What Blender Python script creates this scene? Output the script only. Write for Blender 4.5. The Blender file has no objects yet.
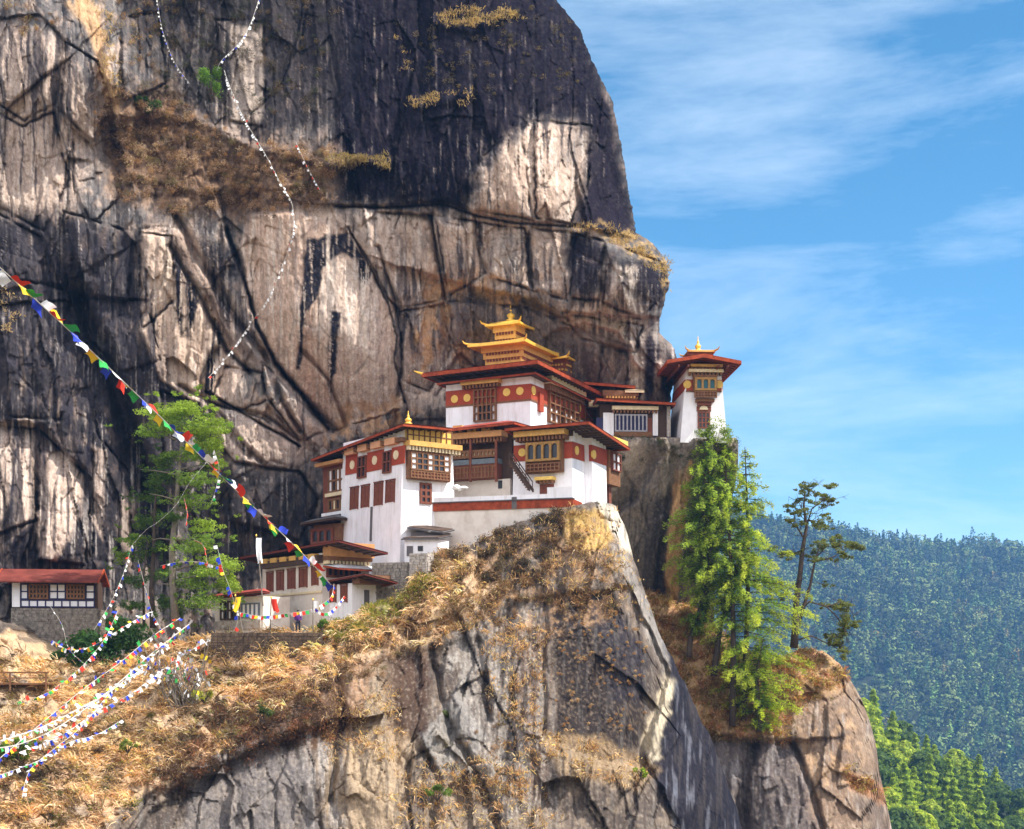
import bpy, bmesh, math, random
import numpy as np
from mathutils import Vector, Matrix

# ------------------------------------------------------------------ camera, sky, sun, exposure
F, HZ, CX, W_, H_ = 1500.0, 670.0, 512.0, 1024, 829      # focal length and horizon row, in pixels of the photograph
scene = bpy.context.scene
COL = scene.collection
cam_d = bpy.data.cameras.new('camera')
cam = bpy.data.objects.new('camera', cam_d); COL.objects.link(cam)
cam_d.sensor_width = 36.0; cam_d.lens = 36.0 * F / W_
cam_d.shift_y = (HZ - H_ / 2) / W_
cam_d.clip_start = 0.5; cam_d.clip_end = 12000
cam.location = (0, 0, 0); cam.rotation_euler = (math.radians(90), 0, 0)
scene.camera = cam

SUN_AZ = math.radians(-16)       # from +X towards +Y: the sun stands to the right, so that it rakes along the cliff
SUN_EL = math.radians(53)
sun_dir = Vector((math.cos(SUN_AZ) * math.cos(SUN_EL), math.sin(SUN_AZ) * math.cos(SUN_EL), math.sin(SUN_EL)))
world = bpy.data.worlds.new('World'); scene.world = world; world.use_nodes = True
wt = world.node_tree; wt.nodes.clear()
def wn(t, **k):
    n = wt.nodes.new(t)
    for a, b in k.items(): setattr(n, a, b)
    return n
wo = wn('ShaderNodeOutputWorld'); bg = wn('ShaderNodeBackground'); bg.inputs[1].default_value = 0.15
sky = wn('ShaderNodeTexSky', sky_type='NISHITA'); sky.sun_disc = False
sky.sun_elevation = SUN_EL; sky.sun_rotation = math.pi / 2 - SUN_AZ
sky.altitude = 3000; sky.air_density = 1.0; sky.dust_density = 0.6; sky.ozone_density = 1.6
hs = wn('ShaderNodeHueSaturation'); hs.inputs['Hue'].default_value = 0.483; hs.inputs['Saturation'].default_value = 1.25; hs.inputs['Value'].default_value = .82
tc = wn('ShaderNodeTexCoord'); mp = wn('ShaderNodeMapping'); mp.inputs['Rotation'].default_value = (0.0, math.radians(22), 0.0); mp.inputs['Scale'].default_value = (1.7, 1.7, 7.5); mp.inputs['Location'].default_value = (0.9, 0.4, 0.3)
cn = wn('ShaderNodeTexNoise'); cn.inputs['Scale'].default_value = 2.1; cn.inputs['Detail'].default_value = 9; cn.inputs['Roughness'].default_value = 0.62; cn.inputs['Distortion'].default_value = 0.25
cr = wn('ShaderNodeValToRGB'); cr.color_ramp.elements[0].position = 0.46; cr.color_ramp.elements[1].position = 0.86
cr.color_ramp.elements[1].color = (0.58, 0.58, 0.58, 1)
mx = wn('ShaderNodeMixRGB'); mx.inputs[2].default_value = (5.6, 6.3, 6.8, 1)
wt.links.new(sky.outputs[0], hs.inputs['Color']); wt.links.new(hs.outputs[0], mx.inputs[1])
wt.links.new(tc.outputs['Generated'], mp.inputs[0]); wt.links.new(mp.outputs[0], cn.inputs['Vector'])
wt.links.new(cn.outputs['Fac'], cr.inputs[0]); wt.links.new(cr.outputs[0], mx.inputs[0])
# added fill light: bright unseen cloud in the half of the sky behind the viewer
sp = wn('ShaderNodeSeparateXYZ'); wt.links.new(tc.outputs['Generated'], sp.inputs[0])
yr = wn('ShaderNodeMapRange'); yr.inputs[1].default_value = 0.0; yr.inputs[2].default_value = -0.45; wt.links.new(sp.outputs[1], yr.inputs[0])
cb = wn('ShaderNodeTexNoise'); cb.inputs['Scale'].default_value = 2.4; cb.inputs['Detail'].default_value = 7; wt.links.new(tc.outputs['Generated'], cb.inputs['Vector'])
cbr = wn('ShaderNodeMapRange'); cbr.inputs[1].default_value = .36; cbr.inputs[2].default_value = .56; wt.links.new(cb.outputs['Fac'], cbr.inputs[0])
mm = wn('ShaderNodeMath', operation='MULTIPLY'); wt.links.new(yr.outputs[0], mm.inputs[0]); wt.links.new(cbr.outputs[0], mm.inputs[1])
mx2 = wn('ShaderNodeMixRGB'); mx2.inputs[2].default_value = (11.5, 11.0, 11.0, 1); wt.links.new(mm.outputs[0], mx2.inputs[0]); wt.links.new(mx.outputs[0], mx2.inputs[1])
wt.links.new(mx2.outputs[0], bg.inputs[0]); wt.links.new(bg.outputs[0], wo.inputs[0])

sl = bpy.data.lights.new('sun', 'SUN'); sl.energy = 5.0; sl.angle = math.radians(0.5); sl.color = (1.0, 0.93, 0.82)
so = bpy.data.objects.new('sun', sl); COL.objects.link(so)
so.rotation_euler = sun_dir.to_track_quat('Z', 'Y').to_euler(); so.location = (100, 50, 200)
scene.view_settings.view_transform = 'Standard'; scene.view_settings.look = 'None'
scene.view_settings.gamma = 1.0; scene.view_settings.use_curve_mapping = False
scene.view_settings.exposure = 0.70
scene.render.engine = 'CYCLES'
try:
    scene.cycles.use_denoising = True; scene.cycles.denoiser = 'OPENIMAGEDENOISE'
except Exception: pass
scene.cycles.max_bounces = 7; scene.cycles.diffuse_bounces = 4; scene.cycles.volume_bounces = 1
scene.cycles.transparent_max_bounces = 8

# ------------------------------------------------------------------ helpers
RNG = np.random.RandomState(7)
def P(px, py, Y): return Vector(((px - CX) * Y / F, Y, (HZ - py) * Y / F))
def sstep(a, b, x):
    t = np.clip((x - a) / (b - a), 0, 1); return t * t * (3 - 2 * t)

_perm = np.random.RandomState(3).permutation(256).astype(np.int64); _perm = np.concatenate([_perm, _perm, _perm])
_grad = np.random.RandomState(4).normal(size=(256, 3)); _grad /= np.linalg.norm(_grad, axis=1)[:, None]
def pnoise(x, y, z=None, seed=0):
    x = np.asarray(x, float) + seed * 17.31; y = np.asarray(y, float) + seed * 9.17
    z = np.zeros_like(x) + seed * 3.7 if z is None else np.asarray(z, float)
    xi, yi, zi = np.floor(x).astype(np.int64), np.floor(y).astype(np.int64), np.floor(z).astype(np.int64)
    xf, yf, zf = x - xi, y - yi, z - zi
    u, v, w = [t * t * t * (t * (t * 6 - 15) + 10) for t in (xf, yf, zf)]
    xi &= 255; yi &= 255; zi &= 255
    def g(a, b, c):
        h = _perm[_perm[_perm[(xi + a) & 255] + ((yi + b) & 255)] + ((zi + c) & 255)]
        G = _grad[h]; return G[..., 0] * (xf - a) + G[..., 1] * (yf - b) + G[..., 2] * (zf - c)
    L = lambda a, b, t: a + t * (b - a)
    return 1.5 * L(L(L(g(0,0,0), g(1,0,0), u), L(g(0,1,0), g(1,1,0), u), v), L(L(g(0,0,1), g(1,0,1), u), L(g(0,1,1), g(1,1,1), u), v), w)
def fbm(x, y, z=None, o=4, gain=.5, seed=0):
    s = 0; a = 1; f = 1; n = 0
    for i in range(o):
        s = s + a * pnoise(x * f, y * f, None if z is None else z * f, seed + i * 5); n += a; a *= gain; f *= 2.03
    return s / n
def ridged(x, y, o=4, seed=0):
    s = 0; a = 1; f = 1; n = 0
    for i in range(o):
        s = s + a * (1 - 2 * np.abs(pnoise(x * f, y * f, None, seed + i * 5))); n += a; a *= .5; f *= 2.07
    return s / n
def worley(u, v, seed=0):
    """jittered cells: (random 0..1 of the nearest cell, second random, F2-F1, offset u, offset v)"""
    r = np.random.RandomState(seed); T = r.rand(64, 64, 5)
    iu, iv = np.floor(u).astype(int), np.floor(v).astype(int)
    b1 = np.full(u.shape, 9.); b2 = b1.copy(); id1 = np.zeros(u.shape); id2 = np.zeros(u.shape); ou = np.zeros(u.shape); ov = np.zeros(u.shape); id3 = np.zeros(u.shape)
    for a in (-1, 0, 1):
        for b in (-1, 0, 1):
            t = T[(iu + a) % 64, (iv + b) % 64]
            du = u - (iu + a + t[..., 0]); dv = v - (iv + b + t[..., 1]); d = np.sqrt(du * du + dv * dv)
            m = d < b1
            b2 = np.where(m, b1, np.minimum(b2, d)); b1 = np.where(m, d, b1)
            id1 = np.where(m, t[..., 2], id1); id2 = np.where(m, t[..., 3], id2); id3 = np.where(m, t[..., 4], id3)
            ou = np.where(m, du, ou); ov = np.where(m, dv, ov)
    return id1, id2, id3, b2 - b1, ou, ov
def facets(u, v, seed, tilt=1.0, step=1.0, groove=.6, gw=.12):
    a, b, c, e, du, dv = worley(u, v, seed)
    groove = groove * sstep(-.15, .45, pnoise(u * .9, v * .9, None, seed + 1))
    return step * (a - .5) + tilt * ((b - .5) * 2 * du + (c - .5) * 2 * dv) + groove * np.exp(-(e / gw) ** 2)
def rbf(pts, c=25.):
    pts = np.array(pts, float); A = pts[:, :2]; d = np.linalg.norm(A[:, None] - A[None], axis=2)
    K = np.sqrt(d * d + c * c); n = len(A)
    M = np.zeros((n + 1, n + 1)); M[:n, :n] = -K; M[:n, n] = 1; M[n, :n] = 1
    w = np.linalg.solve(M, np.append(pts[:, 2], 0))
    def f(x, y):
        s = np.full(x.shape, w[n])
        for i in range(n): s = s - w[i] * np.sqrt((x - A[i, 0]) ** 2 + (y - A[i, 1]) ** 2 + c * c)
        return s
    return f
def pdist(x, y, line):
    """distance to a polyline and the signed side of its nearest piece"""
    best = np.full(x.shape, 1e9); side = np.zeros(x.shape)
    for (ax, ay), (bx, by) in zip(line[:-1], line[1:]):
        dx, dy = bx - ax, by - ay; L = dx * dx + dy * dy + 1e-9
        t = np.clip(((x - ax) * dx + (y - ay) * dy) / L, 0, 1)
        ex, ey = x - ax - t * dx, y - ay - t * dy; d = np.sqrt(ex * ex + ey * ey)
        m = d < best; best = np.where(m, d, best); side = np.where(m, np.sign(dx * ey - dy * ex), side)
    return best, side * best
def inpoly(x, y, poly, soft=8.):
    poly = list(poly); q = poly + [poly[0]]; ins = np.zeros(x.shape, bool)
    for (ax, ay), (bx, by) in zip(q[:-1], q[1:]):
        if ay == by: continue
        c = ((ay > y) != (by > y)) & (x < (bx - ax) * (y - ay) / (by - ay) + ax); ins ^= c
    d, _ = pdist(x, y, q)
    return sstep(-soft, soft, np.where(ins, d, -d))
def np_mesh(name, V, Fa, cols=None, smooth=True):
    V = np.asarray(V, np.float32); Fa = np.asarray(Fa, np.int32); me = bpy.data.meshes.new(name)
    n, k = Fa.shape
    me.vertices.add(len(V)); me.vertices.foreach_set('co', V.ravel())
    me.loops.add(n * k); me.loops.foreach_set('vertex_index', Fa.ravel())
    me.polygons.add(n); me.polygons.foreach_set('loop_start', np.arange(0, n * k, k, dtype=np.int32)); me.polygons.foreach_set('loop_total', np.full(n, k, np.int32))
    if smooth: me.polygons.foreach_set('use_smooth', np.ones(n, bool))
    me.update(calc_edges=True)
    if cols is not None:
        a = me.color_attributes.new('tint', 'FLOAT_COLOR', 'POINT')
        c = np.ones((len(V), 4), np.float32); c[:, :cols.shape[1]] = cols; a.data.foreach_set('color', c.ravel())
    return me
def link(name, me, mat=None, parent=None):
    o = bpy.data.objects.new(name, me); COL.objects.link(o)
    if mat is not None and me is not None and not len(me.materials): me.materials.append(mat)
    if parent is not None: o.parent = parent
    return o
def tag(o, label=None, cat=None, group=None, kind=None):
    if label: o['label'] = label
    if cat: o['category'] = cat
    if group: o['group'] = group
    if kind: o['kind'] = kind
    return o
def empty(name, loc, label, cat, group=None, rz=0.0):
    o = bpy.data.objects.new(name, None); COL.objects.link(o); o.location = loc; o.rotation_euler = (0, 0, rz)
    o.empty_display_size = .5
    return tag(o, label, cat, group)
def grid_faces(r, c):
    i = np.arange(r * c).reshape(r, c)
    return np.stack([i[:-1, :-1], i[:-1, 1:], i[1:, 1:], i[1:, :-1]], -1).reshape(-1, 4)

# ------------------------------------------------------------------ materials
def mat(name, col, rough=.8, var=.25, scale=1.5, metal=0.0, bump=0.0, stain=None, stain_scale=(1.2, 1.2, .25), spec=.3):
    m = bpy.data.materials.new(name); m.use_nodes = True; nt = m.node_tree; b = nt.nodes['Principled BSDF']
    b.inputs['Roughness'].default_value = rough; b.inputs['Metallic'].default_value = metal; b.inputs['Specular IOR Level'].default_value = spec
    tc = nt.nodes.new('ShaderNodeTexCoord'); n = nt.nodes.new('ShaderNodeTexNoise'); n.inputs['Scale'].default_value = scale; n.inputs['Detail'].default_value = 6; n.inputs['Roughness'].default_value = .65
    nt.links.new(tc.outputs['Object'], n.inputs['Vector'])
    r = nt.nodes.new('ShaderNodeMapRange'); r.inputs[1].default_value = .25; r.inputs[2].default_value = .75; r.inputs[3].default_value = 1 - var; r.inputs[4].default_value = 1 + var * .6
    nt.links.new(n.outputs['Fac'], r.inputs[0])
    mu = nt.nodes.new('ShaderNodeMixRGB'); mu.blend_type = 'MULTIPLY'; mu.inputs[0].default_value = 1; mu.inputs[1].default_value = (*col, 1)
    nt.links.new(r.outputs[0], mu.inputs[2]); out = mu.outputs[0]
    if stain:
        mp = nt.nodes.new('ShaderNodeMapping'); mp.inputs['Scale'].default_value = stain_scale; nt.links.new(tc.outputs['Object'], mp.inputs[0])
        n2 = nt.nodes.new('ShaderNodeTexNoise'); n2.inputs['Scale'].default_value = 1.0; n2.inputs['Detail'].default_value = 7; n2.inputs['Roughness'].default_value = .7
        nt.links.new(mp.outputs[0], n2.inputs['Vector'])
        r2 = nt.nodes.new('ShaderNodeMapRange'); r2.inputs[1].default_value = .5; r2.inputs[2].default_value = .8; r2.inputs[4].default_value = .75; nt.links.new(n2.outputs['Fac'], r2.inputs[0])
        m2 = nt.nodes.new('ShaderNodeMixRGB'); nt.links.new(r2.outputs[0], m2.inputs[0]); nt.links.new(out, m2.inputs[1]); m2.inputs[2].default_value = (*stain, 1); out = m2.outputs[0]
    nt.links.new(out, b.inputs['Base Color'])
    if bump:
        bp = nt.nodes.new('ShaderNodeBump'); bp.inputs['Strength'].default_value = bump; bp.inputs['Distance'].default_value = .05
        nt.links.new(n.outputs['Fac'], bp.inputs['Height']); nt.links.new(bp.outputs[0], b.inputs['Normal'])
    return m
def tint_mat(name, rough=.85, fine=None, bump=0.0, transl=0.0, spec=.25, gain=1.0):
    """colour from the mesh's own 'tint' attribute, broken up by fine noise"""
    m = bpy.data.materials.new(name); m.use_nodes = True; nt = m.node_tree; b = nt.nodes['Principled BSDF']; L = nt.links
    b.inputs['Roughness'].default_value = rough; b.inputs['Specular IOR Level'].default_value = spec
    a = nt.nodes.new('ShaderNodeAttribute'); a.attribute_name = 'tint'; out = a.outputs['Color']
    if fine:
        tc = nt.nodes.new('ShaderNodeTexCoord'); hs = []
        mp = nt.nodes.new('ShaderNodeMapping'); mp.inputs['Scale'].default_value = (1, 1, .55); L.new(tc.outputs['Object'], mp.inputs[0])
        for sc, amt in fine:
            n = nt.nodes.new('ShaderNodeTexNoise'); n.inputs['Scale'].default_value = sc; n.inputs['Detail'].default_value = 8; n.inputs['Roughness'].default_value = .72
            L.new(mp.outputs[0], n.inputs['Vector'])
            r = nt.nodes.new('ShaderNodeMapRange'); r.inputs[1].default_value = .3; r.inputs[2].default_value = .7; r.inputs[3].default_value = 1 - amt; r.inputs[4].default_value = 1 + amt
            L.new(n.outputs['Fac'], r.inputs[0]); hs.append(n)
            mu = nt.nodes.new('ShaderNodeMixRGB'); mu.blend_type = 'MULTIPLY'; mu.inputs[0].default_value = 1
            L.new(out, mu.inputs[1]); L.new(r.outputs[0], mu.inputs[2]); out = mu.outputs[0]
        nrm = None
        if bump:
            for n, dist in zip(hs, (.35, .08, .03)):
                bp = nt.nodes.new('ShaderNodeBump'); bp.inputs['Strength'].default_value = bump; bp.inputs['Distance'].default_value = dist
                L.new(n.outputs['Fac'], bp.inputs['Height'])
                if nrm is not None: L.new(nrm, bp.inputs['Normal'])
                nrm = bp.outputs[0]
            L.new(nrm, b.inputs['Normal'])
    L.new(out, b.inputs['Base Color'])
    if transl:
        t = nt.nodes.new('ShaderNodeBsdfTranslucent'); ms = nt.nodes.new('ShaderNodeMixShader'); ms.inputs[0].default_value = transl
        gm = nt.nodes.new('ShaderNodeMixRGB'); gm.blend_type = 'MULTIPLY'; gm.inputs[0].default_value = 1; gm.inputs[2].default_value = (1.5, 1.45, .7, 1)
        L.new(out, gm.inputs[1]); L.new(gm.outputs[0], t.inputs[0])
        L.new(b.outputs[0], ms.inputs[1]); L.new(t.outputs[0], ms.inputs[2]); L.new(ms.outputs[0], nt.nodes['Material Output'].inputs[0])
    return m
M_rock = tint_mat('rock', .85, [(.9, .2), (4.5, .35), (16.0, .25)], .8, spec=.03)
M_leaf = tint_mat('foliage', .75, None, 0, .5)
M_dry = tint_mat('dry_growth', .9, None, 0, .35)
M_far = tint_mat('far_foliage', .9)
M_ground = tint_mat('forest_floor', .95, [(.05, .3), (.4, .3)])
M_bark = mat('bark', (.075, .055, .045), .9, .4, 3, bump=.5)
M_barkpale = mat('pale_bark', (.2, .17, .14), .9, .4, 3, bump=.5)
# ------------------------------------------------------------------ terrain
def terrain_z(x, y):
    x = np.asarray(x, float); y = np.asarray(y, float)
    t = np.clip((y - 950) / 1350, 0, 1); a = x / np.maximum(y, 1)
    crest = 177 - 327 * (np.clip(a, -.5, .6) - .295)
    zf = -270 + (crest + 270) * t
    zf = np.where(y > 2300, crest - (y - 2300) * .25, zf)
    zf = zf + t * (64 * ridged(x / 420 + y / 900, y / 1500, 3, 11) * (1 - .65 * sstep(.85, 1, t)) + 9 * fbm(x / 120, y / 160, None, 3, seed=5))
    zn = -29 - .50 * np.clip(x - 145, -60, 400) - .26 * np.maximum(600 - y, 0) - .55 * np.maximum(y - 600, 0) + 5 * fbm(x / 50, y / 70, None, 3, seed=9)
    zn = np.where(x < 60, -400, zn)
    zc = -2.0 - .85 * np.maximum(y - 3, 0) + .33 * np.clip(-y - 4, 0, 420)  # zc: unseen slope rising behind the viewer, shaped to bounce sun onto the cliff
    zv = -128 + 10 * fbm(x / 150, y / 150, None, 3, seed=2)
    return np.maximum(np.maximum(zf, zv), np.maximum(zn, zc))
gx = np.concatenate([np.arange(-3000, -500, 60), np.arange(-500, 900, 20), np.arange(900, 3001, 60)])
gy = np.concatenate([np.arange(-900, 0, 50), np.arange(0, 1000, 20), np.arange(1000, 3301, 25)])
GX, GY = np.meshgrid(gx, gy); GZ = terrain_z(GX, GY)
gn = fbm(GX / 90, GY / 90, None, 4, seed=21)
gc = np.stack([.022 + .01 * gn, .03 + .01 * gn, .014 + .004 * gn], -1)
near = (GY < 130)[..., None]; gc = np.where(near, np.stack([.30 + .1 * gn, .24 + .08 * gn, .14 + .05 * gn], -1), gc)  # ground around and behind the viewer paled to add bounce light
me = np_mesh('ground', np.stack([GX, GY, GZ], -1).reshape(-1, 3), grid_faces(len(gy), len(gx)), np.clip(gc, .01, 1).reshape(-1, 3))
tag(link('ground', me, M_ground), kind='structure')

# ------------------------------------------------------------------ the air
hz_d = bpy.data.meshes.new('haze'); bm = bmesh.new()
bmesh.ops.create_cube(bm, size=1, matrix=Matrix.Translation((0, 1200, 75)) @ Matrix.Diagonal((6020, 4260, 730, 1))); bm.to_mesh(hz_d); bm.free()
hm = bpy.data.materials.new('haze'); hm.use_nodes = True; hm.node_tree.nodes.clear()
ho = hm.node_tree.nodes.new('ShaderNodeOutputMaterial'); hv = hm.node_tree.nodes.new('ShaderNodeVolumePrincipled')
hv.inputs['Color'].default_value = (.20, .48, 1.0, 1); hv.inputs['Density'].default_value = 0.00013; hv.inputs['Anisotropy'].default_value = 0.1
hm.node_tree.links.new(hv.outputs[0], ho.inputs['Volume'])
tag(link('haze', hz_d, hm), kind='stuff')

# ------------------------------------------------------------------ rock masses
def rock_colour(base, layers):
    c = np.empty(base.shape + (3,)); c[:] = 0
    for m, k in layers:
        m = np.clip(m, 0, 1)[..., None]; c = c * (1 - m) + np.array(k) * m
    return c
TAN, PALE, DARK, GREY, BROWN, ORANGE, STRAW = (.54, .405, .325), (.72, .62, .54), (.020, .020, .030), (.175, .163, .16), (.15, .092, .058), (.47, .25, .09), (.46, .33, .15)

# the great cliff -------------------------------------------------
XRp = np.array([(-190,470),(-80,518),(0,557),(30,580),(60,592),(100,612),(150,622),(200,630),(233,636),(243,653),(262,667),(282,669),(305,664),(322,659),(334,661),(350,676),(366,678),(385,672),(420,668),(450,664),(760,664)], float)
def XR(py): return np.interp(py, XRp[:, 0], XRp[:, 1])
cl_depth = rbf([(-260,-180,150),(0,-180,152),(300,-180,156),(520,-180,160),
 (-260,200,142),(0,0,146),(60,30,141.5),(105,70,141.5),(150,60,147),(150,140,146),(200,40,149),(300,0,150),(420,30,147),(520,20,149),(560,60,148),(600,150,146),(400,120,143.5),(500,120,142),
 (0,150,143),(60,180,142.5),(0,300,140.5),(150,200,143),(230,170,144),(300,160,143),(340,200,142),(450,180,140.5),(560,190,142),(620,210,145),
 (450,240,142),(400,260,143.5),(550,250,141.5),(620,250,140.5),(655,280,142),(600,290,141.5),(640,310,143),
 (60,400,139),(0,500,137),(60,540,136.5),(130,420,140),(120,560,139),(200,300,142),(220,400,143),(250,450,143.5),(300,300,141.5),(350,350,142),(300,390,144),
 (200,540,144),(300,480,147),(300,560,148),(380,420,148),(450,330,145.5),(450,410,149),(540,340,145.5),(600,340,144.5),(650,340,145.5),(600,400,150.5),(655,400,149),(400,600,150),(600,600,154),(0,700,135),(200,700,144),(-260,600,134)], 30)
RS = 1.12; rows = np.arange(-180, 690, RS); nc = 800
PY = np.repeat(rows[:, None], nc, 1); U = np.linspace(0, 1, nc)[None, :]
xr = XR(rows) + 2.5 * fbm(rows / 9, rows * 0, None, 4, seed=31) + 1.5 * fbm(rows / 3, rows * 0, None, 2, seed=32)
PX = -240 + (xr[:, None] + 240) * U
D = cl_depth(PX, PY)
w1 = 9 * fbm(PX / 60, PY / 60, None, 4, seed=41); w2 = 9 * fbm(PX / 60, PY / 60, None, 4, seed=44)
WX, WY = PX + w1, PY + w2
fine_w = 3 * fbm(PX / 12, PY / 12, None, 3, seed=46)
def stepline(line, h, fall=60, sharp=1.1):       # the right-hand side of the line (walking along it) stands back by h
    d, s = pdist(WX + fine_w, WY + fine_w, line); return h * .5 * (1 + np.tanh(s / sharp)) * np.exp(-(d / fall) ** 2)
def crack(line, h, w=2.5):
    d, s = pdist(PX + w1 * .35 + fine_w * .5, PY + w2 * .35, line); return h * np.exp(-(d / (w * (1 + .5 * fbm(PX / 20, PY / 20, None, 2, seed=48)))) ** 2)
# hanging edges and joints seen in the face
D += stepline([(640,236),(570,225),(520,222),(480,214),(440,200),(380,206),(335,204)][::-1], .7, 40)
D += crack([(335,206),(380,208),(440,204),(480,217),(520,224),(575,227)], .7, 1.2)
D += stepline([(332,428),(297,386),(272,360),(254,322),(247,284),(235,252),(222,215)], 2.2, 40); D += stepline([(348,228),(372,271),(388,305),(396,337),(394,362),(405,402)], -.9, 22); D += crack([(348,228),(372,271),(388,305),(396,337),(394,362),(405,402)], .9, 1.2)
D += crack([(170,245),(197,292),(226,350),(250,372)], 1.2, 3); D += crack([(205,392),(240,412),(265,428),(300,446)], 1.1, 1.3); D += crack([(268,400),(290,428),(297,436)], .9, 1.3); D += crack([(215,408),(236,436),(262,462)], 1.2, 1.6)       # the big slab on the right of the slanting joint
D += crack([(175,215),(205,270),(240,325),(262,352),(300,395),(330,428)], 2.2, 4)
D += crack([(226,228),(238,262),(250,300),(256,326),(275,362),(300,392),(328,428)], 2.6, 1.8)
D += stepline([(88,290),(110,350),(140,430),(160,500),(170,560)], 4.2, 34, 3)
D += crack([(80,300),(100,350),(125,420),(150,490)], 3.0, 9)
D += crack([(378,248),(395,300),(402,350),(398,395)], .8, 2)
D += crack([(432,215),(438,260),(445,300)], .9, 1.8); D += crack([(476,215),(479,250),(484,272)], .8, 1.6)
D += crack([(180,385),(215,405),(262,415),(300,440)], 1.3, 2); D += crack([(215,350),(200,380),(215,420),(250,455)], 1.5, 3)
D += crack([(262,352),(282,400),(300,430)], 1.4, 2.5); D += crack([(300,350),(330,380),(345,425)], 1.2, 2)
D += stepline([(660,320),(625,318),(600,310),(560,318),(520,300),(470,285),(420,272)][::-1], 1.5, 40)
D += stepline([(640,365),(615,330),(585,322),(555,332),(540,352)][::-1], 1.2, 25)
D += stepline([(585,222),(578,180),(590,140),(600,110)], -1.0, 30)
D += stepline([(0,420),(40,425),(62,452),(85,470),(95,500)], 1.2, 30)
D += stepline([(0,290),(60,285),(110,255)][::-1], -.5, 30)
D += stepline([(130,0),(105,50),(112,110),(120,140)], 2.5, 45)
for ln, h in (([(100,118),(150,112),(200,120),(260,150),(330,165)], -.9), ([(120,170),(200,190),(300,185)], -.7), ([(330,162),(355,158),(385,164)], -1.3), ([(430,20),(470,28),(520,10)], -.8), ([(420,105),(470,95)], -.7),
              ([(575,232),(610,226),(640,240),(662,262)], -.9)):
    D += crack(ln, h, 6)
# fracture blocks, bulges and grain
X0 = (PX - CX) * 142 / F; Z0 = (HZ - PY) * 142 / F
qx = X0 + .9 * fbm(X0 / 7, Z0 / 7, None, 4, seed=51); qz = Z0 + .9 * fbm(X0 / 7, Z0 / 7, None, 4, seed=54)
veg = inpoly(WX, WY, [(95,105),(160,90),(240,140),(330,150),(330,200),(260,215),(180,212),(110,190)], 18)
n_edge = fbm(PX / 9, PY / 9, None, 3, seed=47)
smoothz = inpoly(WX, WY, [(255,215),(330,210),(390,250),(398,400),(340,425),(300,395),(262,345)], 20) * .7
rough_k = 1 - .8 * smoothz
sl_m = inpoly(PX + 2 * n_edge, PY + 2 * n_edge, [(250,214),(300,212),(350,233),(372,271),(388,305),(396,337),(394,362),(405,402),(380,415),(335,428),(297,384),(272,359),(253,321),(247,283),(240,250)], 2.5)
D += sl_m * (.21 * (PX - 322) * .095 - .2) 
sl_g = inpoly(PX + 2 * n_edge, PY + 2 * n_edge, [(142,230),(172,235),(178,262),(206,292),(232,345),(222,395),(196,402),(160,380),(140,330)], 2.5); D += sl_g * (.2 * (PX - 188) * .095 - .1)
sl_t = inpoly(PX + 3 * n_edge, PY + 3 * n_edge, [(472,210),(480,170),(530,122),(590,128),(588,185),(570,222)], 5); D += sl_t * .14 * (PX - 530) * .095
sl_u = inpoly(PX + 3 * n_edge, PY + 3 * n_edge, [(352,210),(470,220),(570,228),(560,285),(480,285),(400,300),(372,262)], 6); D += sl_u * .10 * (PX - 465) * .095
D += rough_k * ((.5 + .7 * sstep(210, 120, PY)) * facets((qx - .15 * qz) / 8, qz / 18, 61, .9, 1.0, .4, .02) + .8 * facets((qx + .12 * qz) / 3.0, qz / 10, 62, .9, 1.0, .25, .03) + .34 * facets((qx - .1 * qz) / 1.3, qz / 4.2, 64, 1.0, 1.0, .15, .05) + .16 * facets((qx + .1 * qz) / .6, qz / 1.6, 63, 1.1, .9, .2, .08) + .55 * (ridged(qx / 2.6, qz / 16, 3, 66) - .3) + .22 * fbm(X0 / .55, Z0 / 6, None, 3, seed=67))
D += .7 * fbm(X0 / 9, Z0 / 12, None, 4, seed=71) + .2 * fbm(X0 / 1.3, Z0 / 2.6, None, 4, seed=73) + .1 * fbm(X0 / .35, Z0 / .8, None, 3, seed=74)
D += -.7 * veg * (fbm(X0 / .8, Z0 / .8, None, 3, seed=76) + .6 * fbm(X0 / 2.2, Z0 / 1.4, None, 3, seed=77))
D += .45 * (1 - rough_k + .3) * fbm(X0 / .9, Z0 / 12, None, 3, seed=78)
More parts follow.
